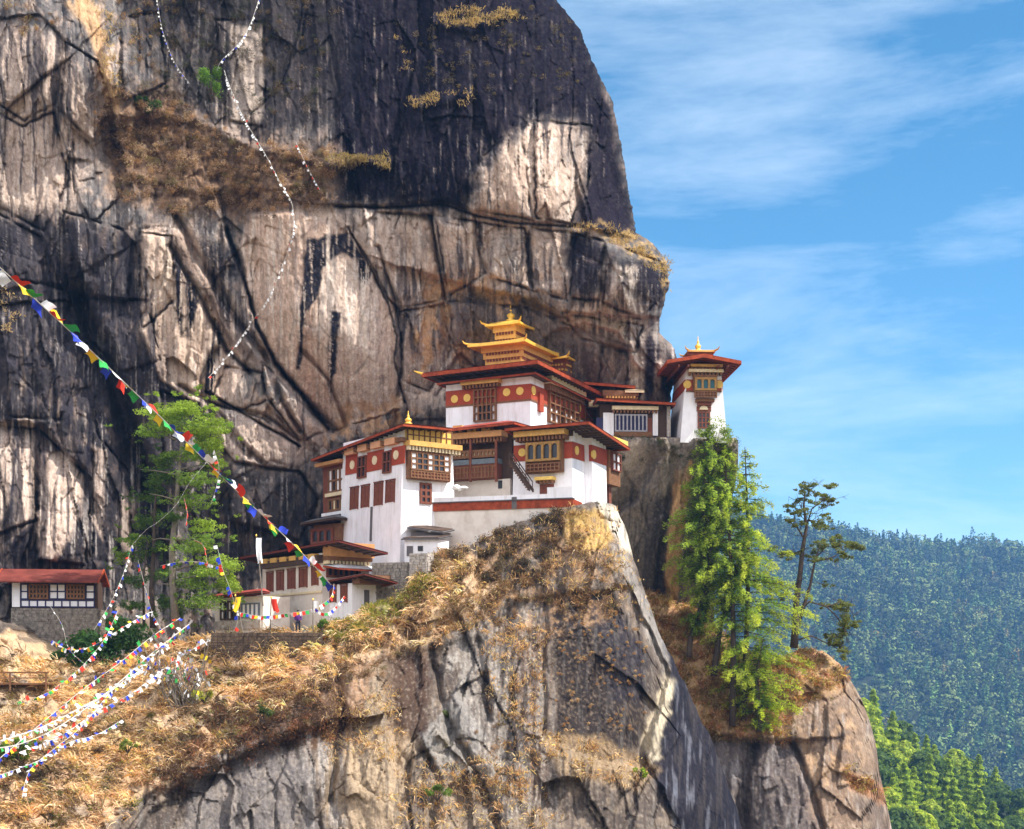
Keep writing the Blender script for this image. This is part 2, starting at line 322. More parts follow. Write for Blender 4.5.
# the big joint-bounded blocks of the face, each with its own set-back and lean
BLOCKS = [[(215,405),(262,418),(298,446),(290,470),(235,462),(205,430)], [(262,362),(292,392),(328,430),(300,442),(268,405)], [(225,366),(262,372),(268,400),(240,410),(212,396)], [(232,464),(300,472),(318,500),(300,540),(230,520)],
 [(352,234),(378,212),(432,215),(440,262),(445,300),(398,308),(388,298),(372,266)], [(436,216),(478,222),(486,272),(448,296)], [(480,223),(525,229),(530,290),(488,276)], [(528,229),(572,233),(566,300),(532,292)], [(575,234),(604,241),(600,300),(570,298)], [(606,242),(660,262),(668,290),(640,318),(604,302)],
 [(448,302),(520,307),(515,350),(455,345)], [(522,307),(575,327),(570,380),(520,365)], [(562,312),(642,326),(635,352),(580,338)], [(600,345),(630,352),(626,400),(600,410)], [(400,312),(444,304),(452,350),(430,392),(402,380)], [(404,392),(436,396),(460,352),(480,372),(474,420),(410,420)],
 [(-20,204),(42,238),(62,290),(-20,272)], [(64,212),(132,232),(128,300),(68,292)], [(70,298),(148,300),(160,360),(122,372),(92,342)], [(-20,306),(66,300),(88,346),(60,420),(-20,415)], [(-20,424),(38,428),(36,520),(-20,540)], [(40,430),(92,480),(84,565),(36,560)], [(94,432),(128,470),(134,570),(92,560)],
 [(-20,20),(40,14),(64,40),(56,104),(24,120),(-20,92)], [(66,42),(98,62),(112,104),(92,140),(62,112)], [(-20,104),(22,126),(54,112),(70,180),(44,232),(-20,196)], [(72,128),(94,146),(114,132),(122,196),(92,222),(74,190)], [(120,20),(158,10),(165,85),(124,100)], [(215,20),(264,22),(266,128),(228,120)], [(470,170),(520,122),(532,220),(476,210)], [(534,122),(590,126),(588,186),(570,224),(536,218)],
 [(160,390),(198,404),(205,470),(165,480)], [(140,232),(172,236),(176,300),(142,330)], [(330,432),(398,410),(396,440),(330,470)]]
rb_ = np.random.RandomState(17); bl_edge = np.zeros_like(PX)
for poly in BLOCKS:
    cx_, cy_ = np.mean(poly, axis=0); bx = (PX > cx_ - 110) & (PX < cx_ + 110) & (PY > cy_ - 110) & (PY < cy_ + 110); r0, r1 = np.where(bx.any(1))[0][[0, -1]]; c0, c1 = np.where(bx.any(0))[0][[0, -1]]; S = np.s_[r0:r1 + 1, c0:c1 + 1]
    ex, ey = PX[S] + 3.0 * n_edge[S] + .5 * w1[S] * .3, PY[S] + 3.0 * n_edge[S] * .7 + .5 * w2[S] * .3; mk = inpoly(ex, ey, poly, 1.3); dd = pdist(ex, ey, poly + [poly[0]])[0]
    crown = np.clip(dd / 14, 0, 1) ** .6
    D[S] += mk * (rb_.uniform(-.7, .5) + rb_.uniform(-.05, .26) * (PX[S] - cx_) * .095 + rb_.uniform(-.22, .12) * (PY[S] - cy_) * .095 - .45 * crown)
    jn = np.exp(-(dd / 1.1) ** 2) * sstep(-.35, .15, fbm(PX[S] / 22, PY[S] / 22, None, 2, seed=int(cx_) % 50)); D[S] += .7 * jn; bl_edge[S] = np.maximum(bl_edge[S], jn)
# round the right-hand edge over
lip = np.interp(PY[:, :1], [-180, 100, 230, 250, 330, 440, 700], [10, 9, 6, 7, 6, 5, 5])
dist = (xr[:, None] - PX) * 142 / F; t = np.clip(dist / lip, 0, 1); D += lip * .9 * (1 - np.sqrt(np.clip(1 - (1 - t) ** 2, 0, 1)))
V = np.stack([(PX - CX) * D / F, D, (HZ - PY) * D / F], -1)
nb = 22; bk = np.cumsum(1.2 * 1.18 ** np.arange(nb)); last = V[:, -1:, :]
back = np.repeat(last, nb, 1); bn = fbm(back[..., 1] / 5 + bk[None] / 4, back[..., 2] / 5, None, 3, seed=81)
back[..., 1] += bk[None]; back[..., 0] += -.38 * bk[None] - 1.2 + 1.3 * bn * np.minimum(bk, 4)[None] / 4
V2 = np.concatenate([V, back], 1)
# colours: lichen, varnish, water streaks, bare tan rock, and shade painted into the cracks
st = fbm(PX / 5.5 + .6 * fbm(PX / 30, PY / 30, None, 2, seed=90), PY / 95, None, 4, seed=91); st2 = fbm(PX / 2.4, PY / 60, None, 3, seed=92)
n1 = fbm(PX / 40, PY / 55, None, 5, seed=93); n2 = fbm(PX / 9, PY / 14, None, 4, seed=94); n3 = fbm(PX / 3.2, PY / 4, None, 3, seed=95)
def reg(poly, soft=10): return inpoly(WX + 10 * n2, WY + 14 * n2, poly, soft)
streak = sstep(.05, .28, st + .25 * n1); streak2 = sstep(.0, .3, st2 + .2 * n2)
layers = [(np.ones_like(PX), GREY), (sstep(-.15, .3, n1 + .3 * n2) * .7, (.13, .118, .115)), (sstep(.0, .35, n2 - .2 * n1) * .6, TAN)]
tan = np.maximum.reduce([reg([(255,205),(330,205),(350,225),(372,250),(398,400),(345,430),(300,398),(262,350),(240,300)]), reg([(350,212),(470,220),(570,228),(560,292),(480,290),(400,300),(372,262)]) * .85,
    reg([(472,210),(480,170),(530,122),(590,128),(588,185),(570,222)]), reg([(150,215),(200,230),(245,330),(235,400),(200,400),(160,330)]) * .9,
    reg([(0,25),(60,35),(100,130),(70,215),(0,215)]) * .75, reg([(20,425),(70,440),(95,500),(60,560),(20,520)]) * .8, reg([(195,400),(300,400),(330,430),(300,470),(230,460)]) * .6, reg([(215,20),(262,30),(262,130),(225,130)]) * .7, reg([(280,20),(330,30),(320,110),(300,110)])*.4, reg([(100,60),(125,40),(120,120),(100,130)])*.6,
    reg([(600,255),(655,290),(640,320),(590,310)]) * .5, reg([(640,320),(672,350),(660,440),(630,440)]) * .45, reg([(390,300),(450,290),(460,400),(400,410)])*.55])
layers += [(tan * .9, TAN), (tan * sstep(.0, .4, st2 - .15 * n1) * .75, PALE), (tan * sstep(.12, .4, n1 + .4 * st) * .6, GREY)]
pink = reg([(320,330),(390,340),(392,415),(340,425)]); layers += [(pink * .4 * sstep(-.2, .3, n2), (.36, .28, .29))]
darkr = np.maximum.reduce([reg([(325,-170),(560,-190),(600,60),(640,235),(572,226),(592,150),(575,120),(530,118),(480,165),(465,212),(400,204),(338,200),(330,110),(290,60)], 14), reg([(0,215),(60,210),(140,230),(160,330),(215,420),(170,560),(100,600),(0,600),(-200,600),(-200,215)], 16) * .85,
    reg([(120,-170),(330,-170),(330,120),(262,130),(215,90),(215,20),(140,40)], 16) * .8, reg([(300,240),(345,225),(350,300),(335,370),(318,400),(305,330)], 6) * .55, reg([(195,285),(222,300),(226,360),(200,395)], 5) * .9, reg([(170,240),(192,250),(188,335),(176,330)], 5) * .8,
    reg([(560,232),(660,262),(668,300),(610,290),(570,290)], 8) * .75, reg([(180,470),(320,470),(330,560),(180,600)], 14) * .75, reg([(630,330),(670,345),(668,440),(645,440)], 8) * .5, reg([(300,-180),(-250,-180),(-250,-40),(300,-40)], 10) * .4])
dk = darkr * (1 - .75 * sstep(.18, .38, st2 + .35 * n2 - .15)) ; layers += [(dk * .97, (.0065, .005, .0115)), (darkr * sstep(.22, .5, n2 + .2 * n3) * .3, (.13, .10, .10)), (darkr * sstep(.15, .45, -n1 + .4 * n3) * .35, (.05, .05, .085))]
bs = sstep(.1, .22, st + .15 * np.sin(PY / 40)) * sstep(-.15, .2, n1 + .3) ; layers += [(bs * (.55 + .3 * tan) * (1 - .5 * pink), DARK)]
blk = reg([(302,240),(316,238),(312,330),(306,385),(299,380)], 3); layers += [(np.maximum(blk, reg([(320,245),(350,232),(352,282),(346,300),(342,260)], 3) ) * sstep(-.25, .0, st2 + .1), (.02, .02, .028)), (reg([(325,250),(345,245),(350,330),(330,330)], 5) * sstep(.0, .15, st2), PALE)]
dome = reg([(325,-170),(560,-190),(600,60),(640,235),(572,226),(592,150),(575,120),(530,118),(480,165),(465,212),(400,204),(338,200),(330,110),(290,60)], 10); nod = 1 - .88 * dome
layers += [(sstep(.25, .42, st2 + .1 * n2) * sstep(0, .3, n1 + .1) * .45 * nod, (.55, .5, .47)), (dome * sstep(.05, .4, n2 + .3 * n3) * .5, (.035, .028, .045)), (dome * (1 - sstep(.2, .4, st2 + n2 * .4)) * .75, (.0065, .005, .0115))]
def reg2(p, s=1.6): return inpoly(PX + 3 * n2 + 1.2 * n3, PY + 5 * n2, p, s)
slabF = reg2([(248,214),(290,210),(350,233),(372,271),(388,305),(396,337),(394,362),(405,402),(380,415),(335,428),(297,384),(272,359),(253,321),(247,283),(238,250)])
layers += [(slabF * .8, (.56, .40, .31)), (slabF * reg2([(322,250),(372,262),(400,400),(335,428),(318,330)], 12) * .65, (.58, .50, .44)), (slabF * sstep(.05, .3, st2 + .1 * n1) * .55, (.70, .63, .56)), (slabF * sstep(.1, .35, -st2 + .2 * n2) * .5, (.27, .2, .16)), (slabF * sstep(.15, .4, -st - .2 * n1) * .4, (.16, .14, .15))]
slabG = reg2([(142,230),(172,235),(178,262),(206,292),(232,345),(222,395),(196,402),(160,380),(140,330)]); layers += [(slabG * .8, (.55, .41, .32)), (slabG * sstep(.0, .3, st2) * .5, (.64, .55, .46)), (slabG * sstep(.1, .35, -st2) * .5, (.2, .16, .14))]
lowl = np.maximum.reduce([reg2([(18,420),(34,418),(30,520),(12,540)], 3), reg2([(46,455),(62,450),(84,475),(80,520),(56,560),(40,556),(50,500)], 3), reg2([(0,425),(12,420),(10,500),(0,520)], 3), reg2([(92,445),(106,450),(102,540),(92,520)], 2) * .7, reg2([(120,480),(136,500),(130,560),(118,540)], 3) * .5]); layers += [(lowl * .85, (.52, .40, .33)), (lowl * sstep(0, .3, st2) * .6, (.62, .54, .48)), (lowl * sstep(.1, .3, -st2) * .8, (.03, .03, .04))]
blk = np.maximum.reduce([reg2([(305,240),(347,231),(372,271),(361,296),(357,262),(341,252),(324,266),(316,302),(306,312),(300,370),(296,370),(301,299),(303,268)]), reg2([(331,312),(341,312),(335,368),(330,402),(328,360)]), reg2([(173,252),(200,297),(188,338),(180,338),(176,300)]), reg2([(215,318),(224,328),(213,394),(201,394)]), reg2([(196,238),(232,246),(238,275),(215,282)], 3) * .8, reg2([(120,228),(134,240),(136,300),(118,330)], 4) * .7, reg2([(350,-10),(362,30),(356,120),(345,120)], 5) * .5])
layers += [(blk * (1 - .85 * sstep(.12, .22, st2 + .12 * n3)), (.014, .014, .022))]
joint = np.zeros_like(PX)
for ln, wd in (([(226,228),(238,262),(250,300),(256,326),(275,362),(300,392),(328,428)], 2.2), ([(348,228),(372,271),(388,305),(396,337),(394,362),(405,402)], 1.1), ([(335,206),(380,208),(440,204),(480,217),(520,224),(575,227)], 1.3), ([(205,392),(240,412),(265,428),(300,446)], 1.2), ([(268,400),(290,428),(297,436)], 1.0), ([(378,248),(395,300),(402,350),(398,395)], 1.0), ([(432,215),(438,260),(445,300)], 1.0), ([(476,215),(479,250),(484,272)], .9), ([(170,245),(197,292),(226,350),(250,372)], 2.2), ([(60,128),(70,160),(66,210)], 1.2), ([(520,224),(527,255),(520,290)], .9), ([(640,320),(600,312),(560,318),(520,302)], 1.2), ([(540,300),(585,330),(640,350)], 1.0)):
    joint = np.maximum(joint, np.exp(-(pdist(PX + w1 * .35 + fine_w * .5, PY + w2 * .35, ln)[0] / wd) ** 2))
vs = fbm(PX / 7 + .8 * fbm(PX / 40, PY / 40, None, 2, seed=98), PY / 170, None, 3, seed=97); vs2 = fbm(PX / 3.2, PY / 120, None, 3, seed=99); band = np.maximum(.25, inpoly(WX, WY, [(-240,200),(250,215),(250,420),(150,600),(-240,600)], 20)) * (1 - .6 * slabF)
layers += [(sstep(.16, .26, vs) * sstep(-.2, .15, n1 + .3 * np.sin(PY / 60 + PX / 90)) * band * .85, (.016, .015, .024)), (sstep(.2, .34, vs2 + .4 * vs) * sstep(-.1, .25, n1) * band * .6 * nod, (.56, .50, .47)), (sstep(.14, .3, -vs) * sstep(-.1, .3, -n1) * band * .5 * nod, (.42, .32, .25))]
rib = np.exp(-(pdist(PX + w1 * .35, PY + w2 * .35, [(176,238),(204,286),(232,342),(258,362)])[0] / 6) ** 2); layers += [(rib * .8, (.17, .12, .095)), (inpoly(WX, WY, [(-240,215),(60,225),(140,240),(165,340),(190,430),(170,470),(100,410),(-240,410)], 14) * .55 * (1 - .7 * sstep(.1, .3, n2 + st)), (.045, .04, .048))]
layers += [(bl_edge * .75, (.035, .03, .03))]  # block edges painted dark, as shade in the gaps
layers += [(joint * .85, (.03, .026, .026))]  # joint lines darkened to stand in for shade inside the cracks
e2 = worley((qx + .12 * qz) / 3.0, qz / 10, 62)[3]; e3 = worley((qx - .1 * qz) / 1.3, qz / 4.2, 64)[3]
layers += [(np.exp(-(e2 / .03) ** 2) * sstep(.0, .4, n1 + n2) * .55, (.04, .035, .033)), (np.exp(-(e3 / .05) ** 2) * sstep(.05, .35, n2 - n1) * .3, (.06, .05, .045))]  # cell borders darkened likewise, painted crack shade
org = np.maximum.reduce([reg2([(432,284),(452,278),(456,288),(440,296),(430,330),(420,336),(424,310)]), reg2([(440,308),(450,304),(452,318),(442,322)]), reg([(425,280),(470,285),(450,345),(430,400),(412,400)], 8) * sstep(-.05, .15, n2 + .1 * n1), reg([(330,415),(400,395),(410,425),(320,450)], 6) * sstep(-.1, .2, n2) * .7]); layers += [(org * .7, (.46, .27, .13))]
rec = reg([(440,300),(520,300),(600,320),(640,360),(640,430),(440,430)], 16); layers += [(rec * .5, (.27, .20, .165)), (rec * sstep(.15, .4, st2 + n2 * .5) * .5, (.35, .28, .24))]
pal_r = np.maximum.reduce([reg2([(560,300),(600,306),(642,322),(632,346),(590,330),(565,325)], 3) * .9, reg2([(626,350),(640,346),(646,390),(640,436),(622,436),(632,395)], 3), reg2([(604,262),(640,268),(632,300),(600,296)], 4) * .8, reg2([(655,352),(664,362),(660,400),(652,380)], 2) * .8, reg2([(470,232),(520,236),(515,282),(485,285)], 5) * .6, reg2([(410,392),(446,345),(466,380),(470,410),(430,408)], 4) * .7, reg2([(352,212),(420,214),(418,262),(380,268)], 4) * .6])
layers += [(pal_r * sstep(-.25, .1, n2 + .5 * st2) * .85, (.52, .43, .37)), (pal_r * sstep(.05, .3, st2) * .5, (.66, .6, .55))]
blk_r = np.maximum.reduce([reg2([(566,232),(600,240),(604,262),(590,300),(572,292)], 4) * .9, reg2([(640,262),(664,275),(664,305),(644,312),(636,290)], 4) * .9, reg2([(646,330),(660,345),(652,400),(662,440),(646,440),(644,380)], 3), reg2([(668,352),(678,362),(672,400),(660,390)], 3) * .9, reg2([(520,300),(560,335),(600,350),(610,390),(560,380),(520,350)], 8) * .55, reg2([(448,300),(470,292),(520,310),(500,330),(460,340)], 6) * .6, reg2([(395,230),(404,240),(410,300),(402,350),(397,300)], 2) * .6, reg2([(585,140),(604,150),(632,232),(580,226),(592,180)], 3) * .9])
layers += [(blk_r * (1 - .7 * sstep(.12, .28, st2 + .2 * n3)) * .92, (.016, .013, .022))]
org2 = np.maximum.reduce([reg2([(430,276),(462,282),(450,300),(434,296)], 2), reg2([(418,322),(436,318),(440,350),(424,372),(412,350)], 2), reg2([(440,300),(452,306),(450,326),(440,320)], 2), reg2([(452,340),(470,352),(476,395),(462,398)], 3), reg2([(340,405),(395,398),(420,412),(400,428),(330,440)], 5) * .7, reg2([(480,285),(520,300),(500,318)], 4) * .6]); layers += [(org2 * sstep(-.2, .1, n2 + .3 * n3) * .8, (.50, .31, .17))]
tl = reg2([(125,-60),(330,-60),(345,60),(330,125),(262,140),(215,118),(150,90),(128,40)], 8); layers += [(tl * (1 - .6 * sstep(.1, .3, st2)) * .75, (.030, .026, .028)), (tl * reg2([(230,25),(262,30),(262,120),(232,128)], 4) * .8, (.40, .33, .28))]
layers += [(veg * .9, BROWN), (veg * sstep(.0, .3, n3 + n2) * .6, (.28, .17, .10)), (veg * sstep(.1, .4, -n2 + n3 * .5) * .6, (.05, .035, .03))]
yel = reg([(572,226),(600,224),(640,236),(668,262),(668,300),(655,270),(620,245)], 4) * sstep(-.1, .2, n3 + n2); layers += [(yel * .8, (.42, .27, .10))]
edge = reg([(78,-10),(100,10),(110,60),(118,110),(108,110),(96,50),(70,5)], 4); layers += [(edge * .85, (.62, .40, .22))]  # sunlight on the rib edge, painted as a brighter strip
layers += [(sstep(.1, .4, n3) * .25 * (1 - .85 * dk), (.3, .25, .21)), (sstep(.1, .45, -n3) * .3, (.05, .045, .05))]
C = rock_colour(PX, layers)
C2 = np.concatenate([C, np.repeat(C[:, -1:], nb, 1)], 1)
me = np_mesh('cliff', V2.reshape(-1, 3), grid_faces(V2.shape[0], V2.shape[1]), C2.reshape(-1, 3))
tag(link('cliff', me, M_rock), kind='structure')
cliffV, cliffPX, cliffPY = V, PX, PY
def cliff_at(px, py):
    i = int(np.clip((py + 180) / RS, 0, len(rows) - 1)); j = int(np.argmin(np.abs(cliffPX[i] - px))); return Vector(cliffV[i, j])

# the crags in front: one builder, columns hung from a skyline ----------------------
def crag(name, x0, x1, dx, top, bottom, depth, nr, lipr, backlen, drop, shape, colour, topjit=1.5, lean=None, edgejit=0.0):
    xs = np.arange(x0, x1, dx); tp = np.interp(xs, [p[0] for p in top], [p[1] for p in top]) + topjit * (1 + edgejit * sstep(605, 640, xs)) * fbm(xs / 9, xs * 0, None, 4, seed=hash_seed(name))
    T = np.linspace(0, 1, nr)[:, None]; PX = np.repeat(xs[None], nr, 0); PY = tp[None] + (bottom - tp[None]) * T ** 1.15
    D = depth(PX, PY); D = D + shape(PX, PY)
    lr = np.interp(xs, [p[0] for p in lipr], [p[1] for p in lipr])[None]
    m = (PY - tp[None]) * 125 / F * np.interp(xs, [p[0] for p in lipr], [p[2] for p in lipr])[None]
    t = np.clip(m / lr, 0, 1); D = D + lr * (1 - np.sqrt(np.clip(1 - (1 - t) ** 2, 0, 1)))
    QX = PX if lean is None else lean(PX, PY)
    V = np.stack([(QX - CX) * D / F, D, (HZ - PY) * D / F], -1)
    bk = np.cumsum(.5 * 1.14 ** np.arange(60)); bk = bk[bk < backlen]; nb = len(bk)
    B = np.repeat(V[:1], nb, 0); dr = np.interp(xs, [p[0] for p in drop], [p[1] for p in drop])
    B[..., 1] += bk[:, None]; B[..., 2] += -bk[:, None] * dr[None] - .15 + .35 * fbm(B[..., 0] / 2, B[..., 1] / 2, None, 3, seed=5) * np.minimum(1, bk / 3)[:, None]
    lowz = np.repeat(V[-1:], 6, 0); k = np.arange(1, 7)[:, None]
    lowz[..., 2] += (-135 - lowz[..., 2]) * (k / 6); lowz[..., 1] += -2.0 * k
    C = colour(PX, PY); VV = np.concatenate([B[::-1], V, lowz], 0); CC = np.concatenate([np.repeat(C[:1], nb, 0), C, np.repeat(C[-1:], 6, 0)], 0)
    me = np_mesh(name, VV.reshape(-1, 3), grid_faces(VV.shape[0], VV.shape[1])[:, ::1], CC.reshape(-1, 3))
    tag(link(name, me, M_rock), kind='structure')
    return dict(V=V, PX=PX, PY=PY, B=B, xs=xs, tp=tp)
def hash_seed(s): return sum(ord(c) for c in s) % 97
def rock_relief(PX, PY, Yd, k=1.0, s=0, big=(6, 8)):
    X = (PX - CX) * Yd / F; Z = (HZ - PY) * Yd / F
    qx = X + .7 * fbm(X / 5, Z / 5, None, 4, seed=s + 1); qz = Z + .7 * fbm(X / 5, Z / 5, None, 4, seed=s + 2)
    return k * (1.2 * facets((qx + .15 * qz) / big[0], qz / (1.3 * big[1]), s + 3, 1.1, 1.0, .35, .03) + .65 * facets((qx - .15 * qz) / 1.9, qz / 6.0, s + 4, 1.1, 1.0, .3, .04) + .22 * facets((qx + .2 * qz) / .8, qz / 2.2, s + 5, 1.1, 1.0, .25, .08) + .35 * ridged(qx / 1.6, qz / 9, 3, s + 9)
        + .5 * fbm(X / 6, Z / 8, None, 3, seed=s + 6) + .2 * fbm(X / 1.1, Z / 1.8, None, 4, seed=s + 7) + .08 * fbm(X / .3, Z / .5, None, 3, seed=s + 8))

# buttress under the monastery
BT = [(-230,640),(-60,628),(0,620),(16,632),(36,656),(60,666),(110,662),(150,648),(200,640),(212,634),(310,631),(330,626),(345,618),(372,606),(398,600),(412,590),(424,566),(432,556),(446,552),(470,545),(495,533),(520,522),(545,514),(562,509),(585,503),(600,501),(616,506),(624,524),(632,552),(645,592),(662,640),(690,694),(712,742),(730,790),(748,850),(766,910)]
b_depth = rbf([(-230,668,112),(0,662,118),(100,664,121),(200,640,122),(260,634,121),(312,632,120.5),(345,620,120.5),(372,607,121),(398,600,122),(415,585,123.5),(432,556,126),(470,545,127.3),(530,518,127.6),(560,507,127.3),(600,501,127.8),(618,512,130),
  (-230,829,84),(0,829,96),(0,740,107),(90,740,109),(100,829,100),(60,790,102),(200,690,115),(200,740,110),(170,790,106),(200,829,105.5),(260,660,119.5),(300,690,113),(300,740,109.5),(300,829,107.5),(240,780,107.5),
  (350,650,116.5),(400,640,118.5),(400,700,114.5),(400,829,109),(440,600,122),(440,660,118),(480,560,125.5),(480,620,121.5),(480,700,117.5),(480,829,111),(560,560,125),(560,620,122.5),(560,700,119.5),(530,760,116),(560,829,113),
  (612,560,125.5),(640,610,123.5),(668,672,121.5),(650,720,119.5),(640,765,118),(660,829,115.5),(690,720,123.5),(700,760,123),(700,829,121),(742,850,126),(760,910,126),(0,910,86),(200,910,98),(400,910,104),(600,910,109)], 14)
def b_shape(PX, PY):
    w = 5 * fbm(PX / 25, PY / 25, None, 4, seed=141); w2 = 5 * fbm(PX / 25, PY / 25, None, 4, seed=142)
    def cr(l, h, wd): return h * np.exp(-(pdist(PX + w, PY + w2, l)[0] / wd) ** 2)
    def stp(l, h, fall=40, sharp=2.5):
        d, s = pdist(PX + w, PY + w2, l); return h * .5 * (1 + np.tanh(s / sharp)) * np.exp(-(d / fall) ** 2)
    slab = inpoly(PX + w, PY + w2, [(645,590),(668,668),(655,700),(648,760),(690,850),(760,860),(700,700)], 8)
    slab2 = inpoly(PX + w, PY + w2, [(545,590),(600,590),(650,660),(640,760),(560,760),(545,740)], 12)
    k = 1 - .8 * slab - .72 * slab2
    grass = inpoly(PX, PY, [(-230,660),(420,560),(470,600),(440,650),(330,660),(300,700),(200,800),(60,840),(-230,840)], 15)
    d = rock_relief(PX, PY, 120, k * (1 - .25 * grass), 150)
    Xg = (PX - CX) * .08; Zg = (HZ - PY) * .08
    bare = sstep(.06, .22, fbm(PX / 26, PY / 15, None, 4, seed=166) - .1); d += -.55 * bare * grass + .35 * bare * grass * facets(Xg / 1.0, Zg / .8, 147, 1.2, 1.0, .4, .06)
    d += grass * (1.3 * ridged((Xg - 1.1 * Zg) / 4.5, (Xg + Zg) / 16, 3, 144) + .6 * fbm(Xg / 2.2, Zg / 1.6, None, 3, seed=145))
    d += cr([(546,600),(545,680),(543,735),(560,752)], .7, 2.5) + stp([(543,735),(575,756),(640,770),(690,800)], -1.4, 30) 
    d += stp([(640,610),(670,672),(662,700),(646,758),(662,790)], 1.5, 22, 1.5)
    d += stp([(140,829),(170,790),(230,760),(300,730),(350,720)], 2.0, 36, 3)   # the overhang under the grassy slope
    d += cr([(335,650),(342,720),(330,800)], 1.5, 4) + stp([(390,640),(385,720),(400,829)], -1.2, 28) + cr([(432,650),(445,720),(470,760),(500,829)], 1.3, 4) + cr([(478,640),(490,720)], .8, 3)
    d += stp([(418,735),(455,690),(480,735),(490,760)], -1.5, 26) + cr([(415,740),(440,780),(430,829)], 1.0, 4)
    d += stp([(350,640),(420,652),(470,640),(520,600),(600,590)], .9, 30, 4)
    d += stp([(690,850),(700,800),(722,760),(735,800)], .0)
    return d
def b_col(PX, PY):
    n1 = fbm(PX / 40, PY / 45, None, 5, seed=161); n2 = fbm(PX / 10, PY / 12, None, 4, seed=162); n3 = fbm(PX / 3, PY / 3.4, None, 3, seed=163)
    st = fbm(PX / 5, PY / 60, None, 4, seed=164); WX, WY = PX + 9 * n2 + 8 * n1, PY + 9 * n2
    def reg(p, s=8): return inpoly(WX, WY, p, min(s, 4.5))
    grass = np.maximum(reg([(-230,640),(212,625),(400,580),(440,520),(480,560),(500,585),(440,640),(360,660),(310,690),(230,745),(150,790),(70,850),(-230,850)], 12), 0)
    L = [(np.ones_like(PX), (.145, .115, .095)), (sstep(-.1, .3, n1) * .7, (.075, .06, .054)), (sstep(0, .3, n2) * .6, (.28, .22, .165)), (sstep(.1, .35, st) * .6, (.42, .37, .32)), (sstep(.1, .35, -st) * .6, (.05, .043, .042))]
    L += [(reg([(310,660),(400,650),(420,720),(400,829),(330,829)]) * .6, (.40, .30, .20)), (reg([(300,640),(380,650),(350,740),(300,730)]) * .5, (.33, .17, .09)), (reg([(440,640),(480,600),(520,700),(540,800),(490,800),(470,720)]) * sstep(-.3,.3,n2) * .8, (.33, .31, .29))]
    L += [(reg([(440,735),(520,750),(560,829),(420,829)]) * .5, (.34, .27, .2)), (reg([(60,640),(205,640),(150,690),(90,712),(20,710)]) * .5, (.12, .08, .05))]  # second patch: brown earth, with tree shade painted into its tone
    L += [(reg([(380,640),(430,650),(420,740),(385,740)]) * .7, (.12, .08, .06)), (reg([(515,640),(546,640),(545,800),(520,800)]) * .7, (.21, .11, .06))]
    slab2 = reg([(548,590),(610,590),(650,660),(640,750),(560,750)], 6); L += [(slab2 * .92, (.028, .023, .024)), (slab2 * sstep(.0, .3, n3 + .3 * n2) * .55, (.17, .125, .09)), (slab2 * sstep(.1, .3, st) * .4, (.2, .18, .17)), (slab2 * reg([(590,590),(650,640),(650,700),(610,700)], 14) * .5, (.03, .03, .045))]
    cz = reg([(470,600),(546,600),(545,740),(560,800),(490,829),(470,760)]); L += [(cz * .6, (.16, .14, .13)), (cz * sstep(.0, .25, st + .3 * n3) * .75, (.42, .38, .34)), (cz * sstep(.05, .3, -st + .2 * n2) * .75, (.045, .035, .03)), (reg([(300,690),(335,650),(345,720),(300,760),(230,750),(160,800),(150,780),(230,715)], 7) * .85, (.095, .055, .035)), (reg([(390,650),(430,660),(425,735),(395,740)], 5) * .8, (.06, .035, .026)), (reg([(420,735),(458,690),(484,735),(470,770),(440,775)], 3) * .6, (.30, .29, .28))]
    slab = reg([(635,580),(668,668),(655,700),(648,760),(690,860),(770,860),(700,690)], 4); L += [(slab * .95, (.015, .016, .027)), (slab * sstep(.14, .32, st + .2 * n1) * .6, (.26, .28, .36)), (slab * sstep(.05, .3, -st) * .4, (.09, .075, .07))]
    L += [(reg([(646,720),(662,690),(668,668),(674,690),(656,760),(646,770)], 3) * .8, (.66, .57, .42)), (reg([(612,545),(622,545),(668,640),(668,672),(655,650),(630,600)], 3) * .5, (.46, .42, .38))]
    L += [(reg([(560,512),(610,512),(612,540),(590,555),(565,545)], 6) * .85, (.55, .36, .12)), (reg([(596,500),(622,508),(640,560),(622,548),(606,520)], 3) * .8, (.66, .60, .50)), (reg([(445,536),(560,510),(560,545),(500,560),(460,570)], 10) * .7 * sstep(-.2, .2, n3 + n2), (.06, .055, .06))]
    L += [(reg([(540,730),(600,735),(660,770),(640,790),(560,775)], 5) * .5, (.42, .29, .16)), (reg([(200,750),(300,735),(320,829),(180,850)]) * .5, (.20, .19, .195)), (reg([(300,735),(345,730),(340,829),(310,829)]) * sstep(-.1, .2, st) * .7, (.40, .37, .35)), (reg([(345,735),(405,730),(400,829),(350,829)]) * .55, (.44, .33, .22)), (sstep(.12, .25, st + .2 * n1) * .5, (.05, .045, .045))]
    bare = sstep(.06, .22, fbm(PX / 26, PY / 15, None, 4, seed=166) - .1) ; grass = grass * (1 - .8 * bare)
    L += [(grass * .92, (.56, .40, .25)), (grass * sstep(.0, .4, n1 + .3 * n3) * .6, (.46, .26, .14)), (grass * sstep(.1, .4, n2 - n3 * .4) * .6, (.68, .52, .31)), (grass * sstep(.2, .4, -n2 - .2 * n1) * .7, (.20, .12, .075)), (grass * sstep(.2, .42, n3 + n1 * .5 - .1) * .5, (.40, .36, .32)), (grass * reg([(200,640),(320,632),(330,668),(250,680),(190,668)], 10) * .55, (.22, .13, .085)), (grass * reg([(-230,770),(60,760),(130,790),(70,860),(-230,860)], 14) * .6, (.60, .37, .22)), (grass * reg([(230,690),(310,660),(330,700),(250,735),(180,760)], 10) * .5, (.42, .22, .12))]
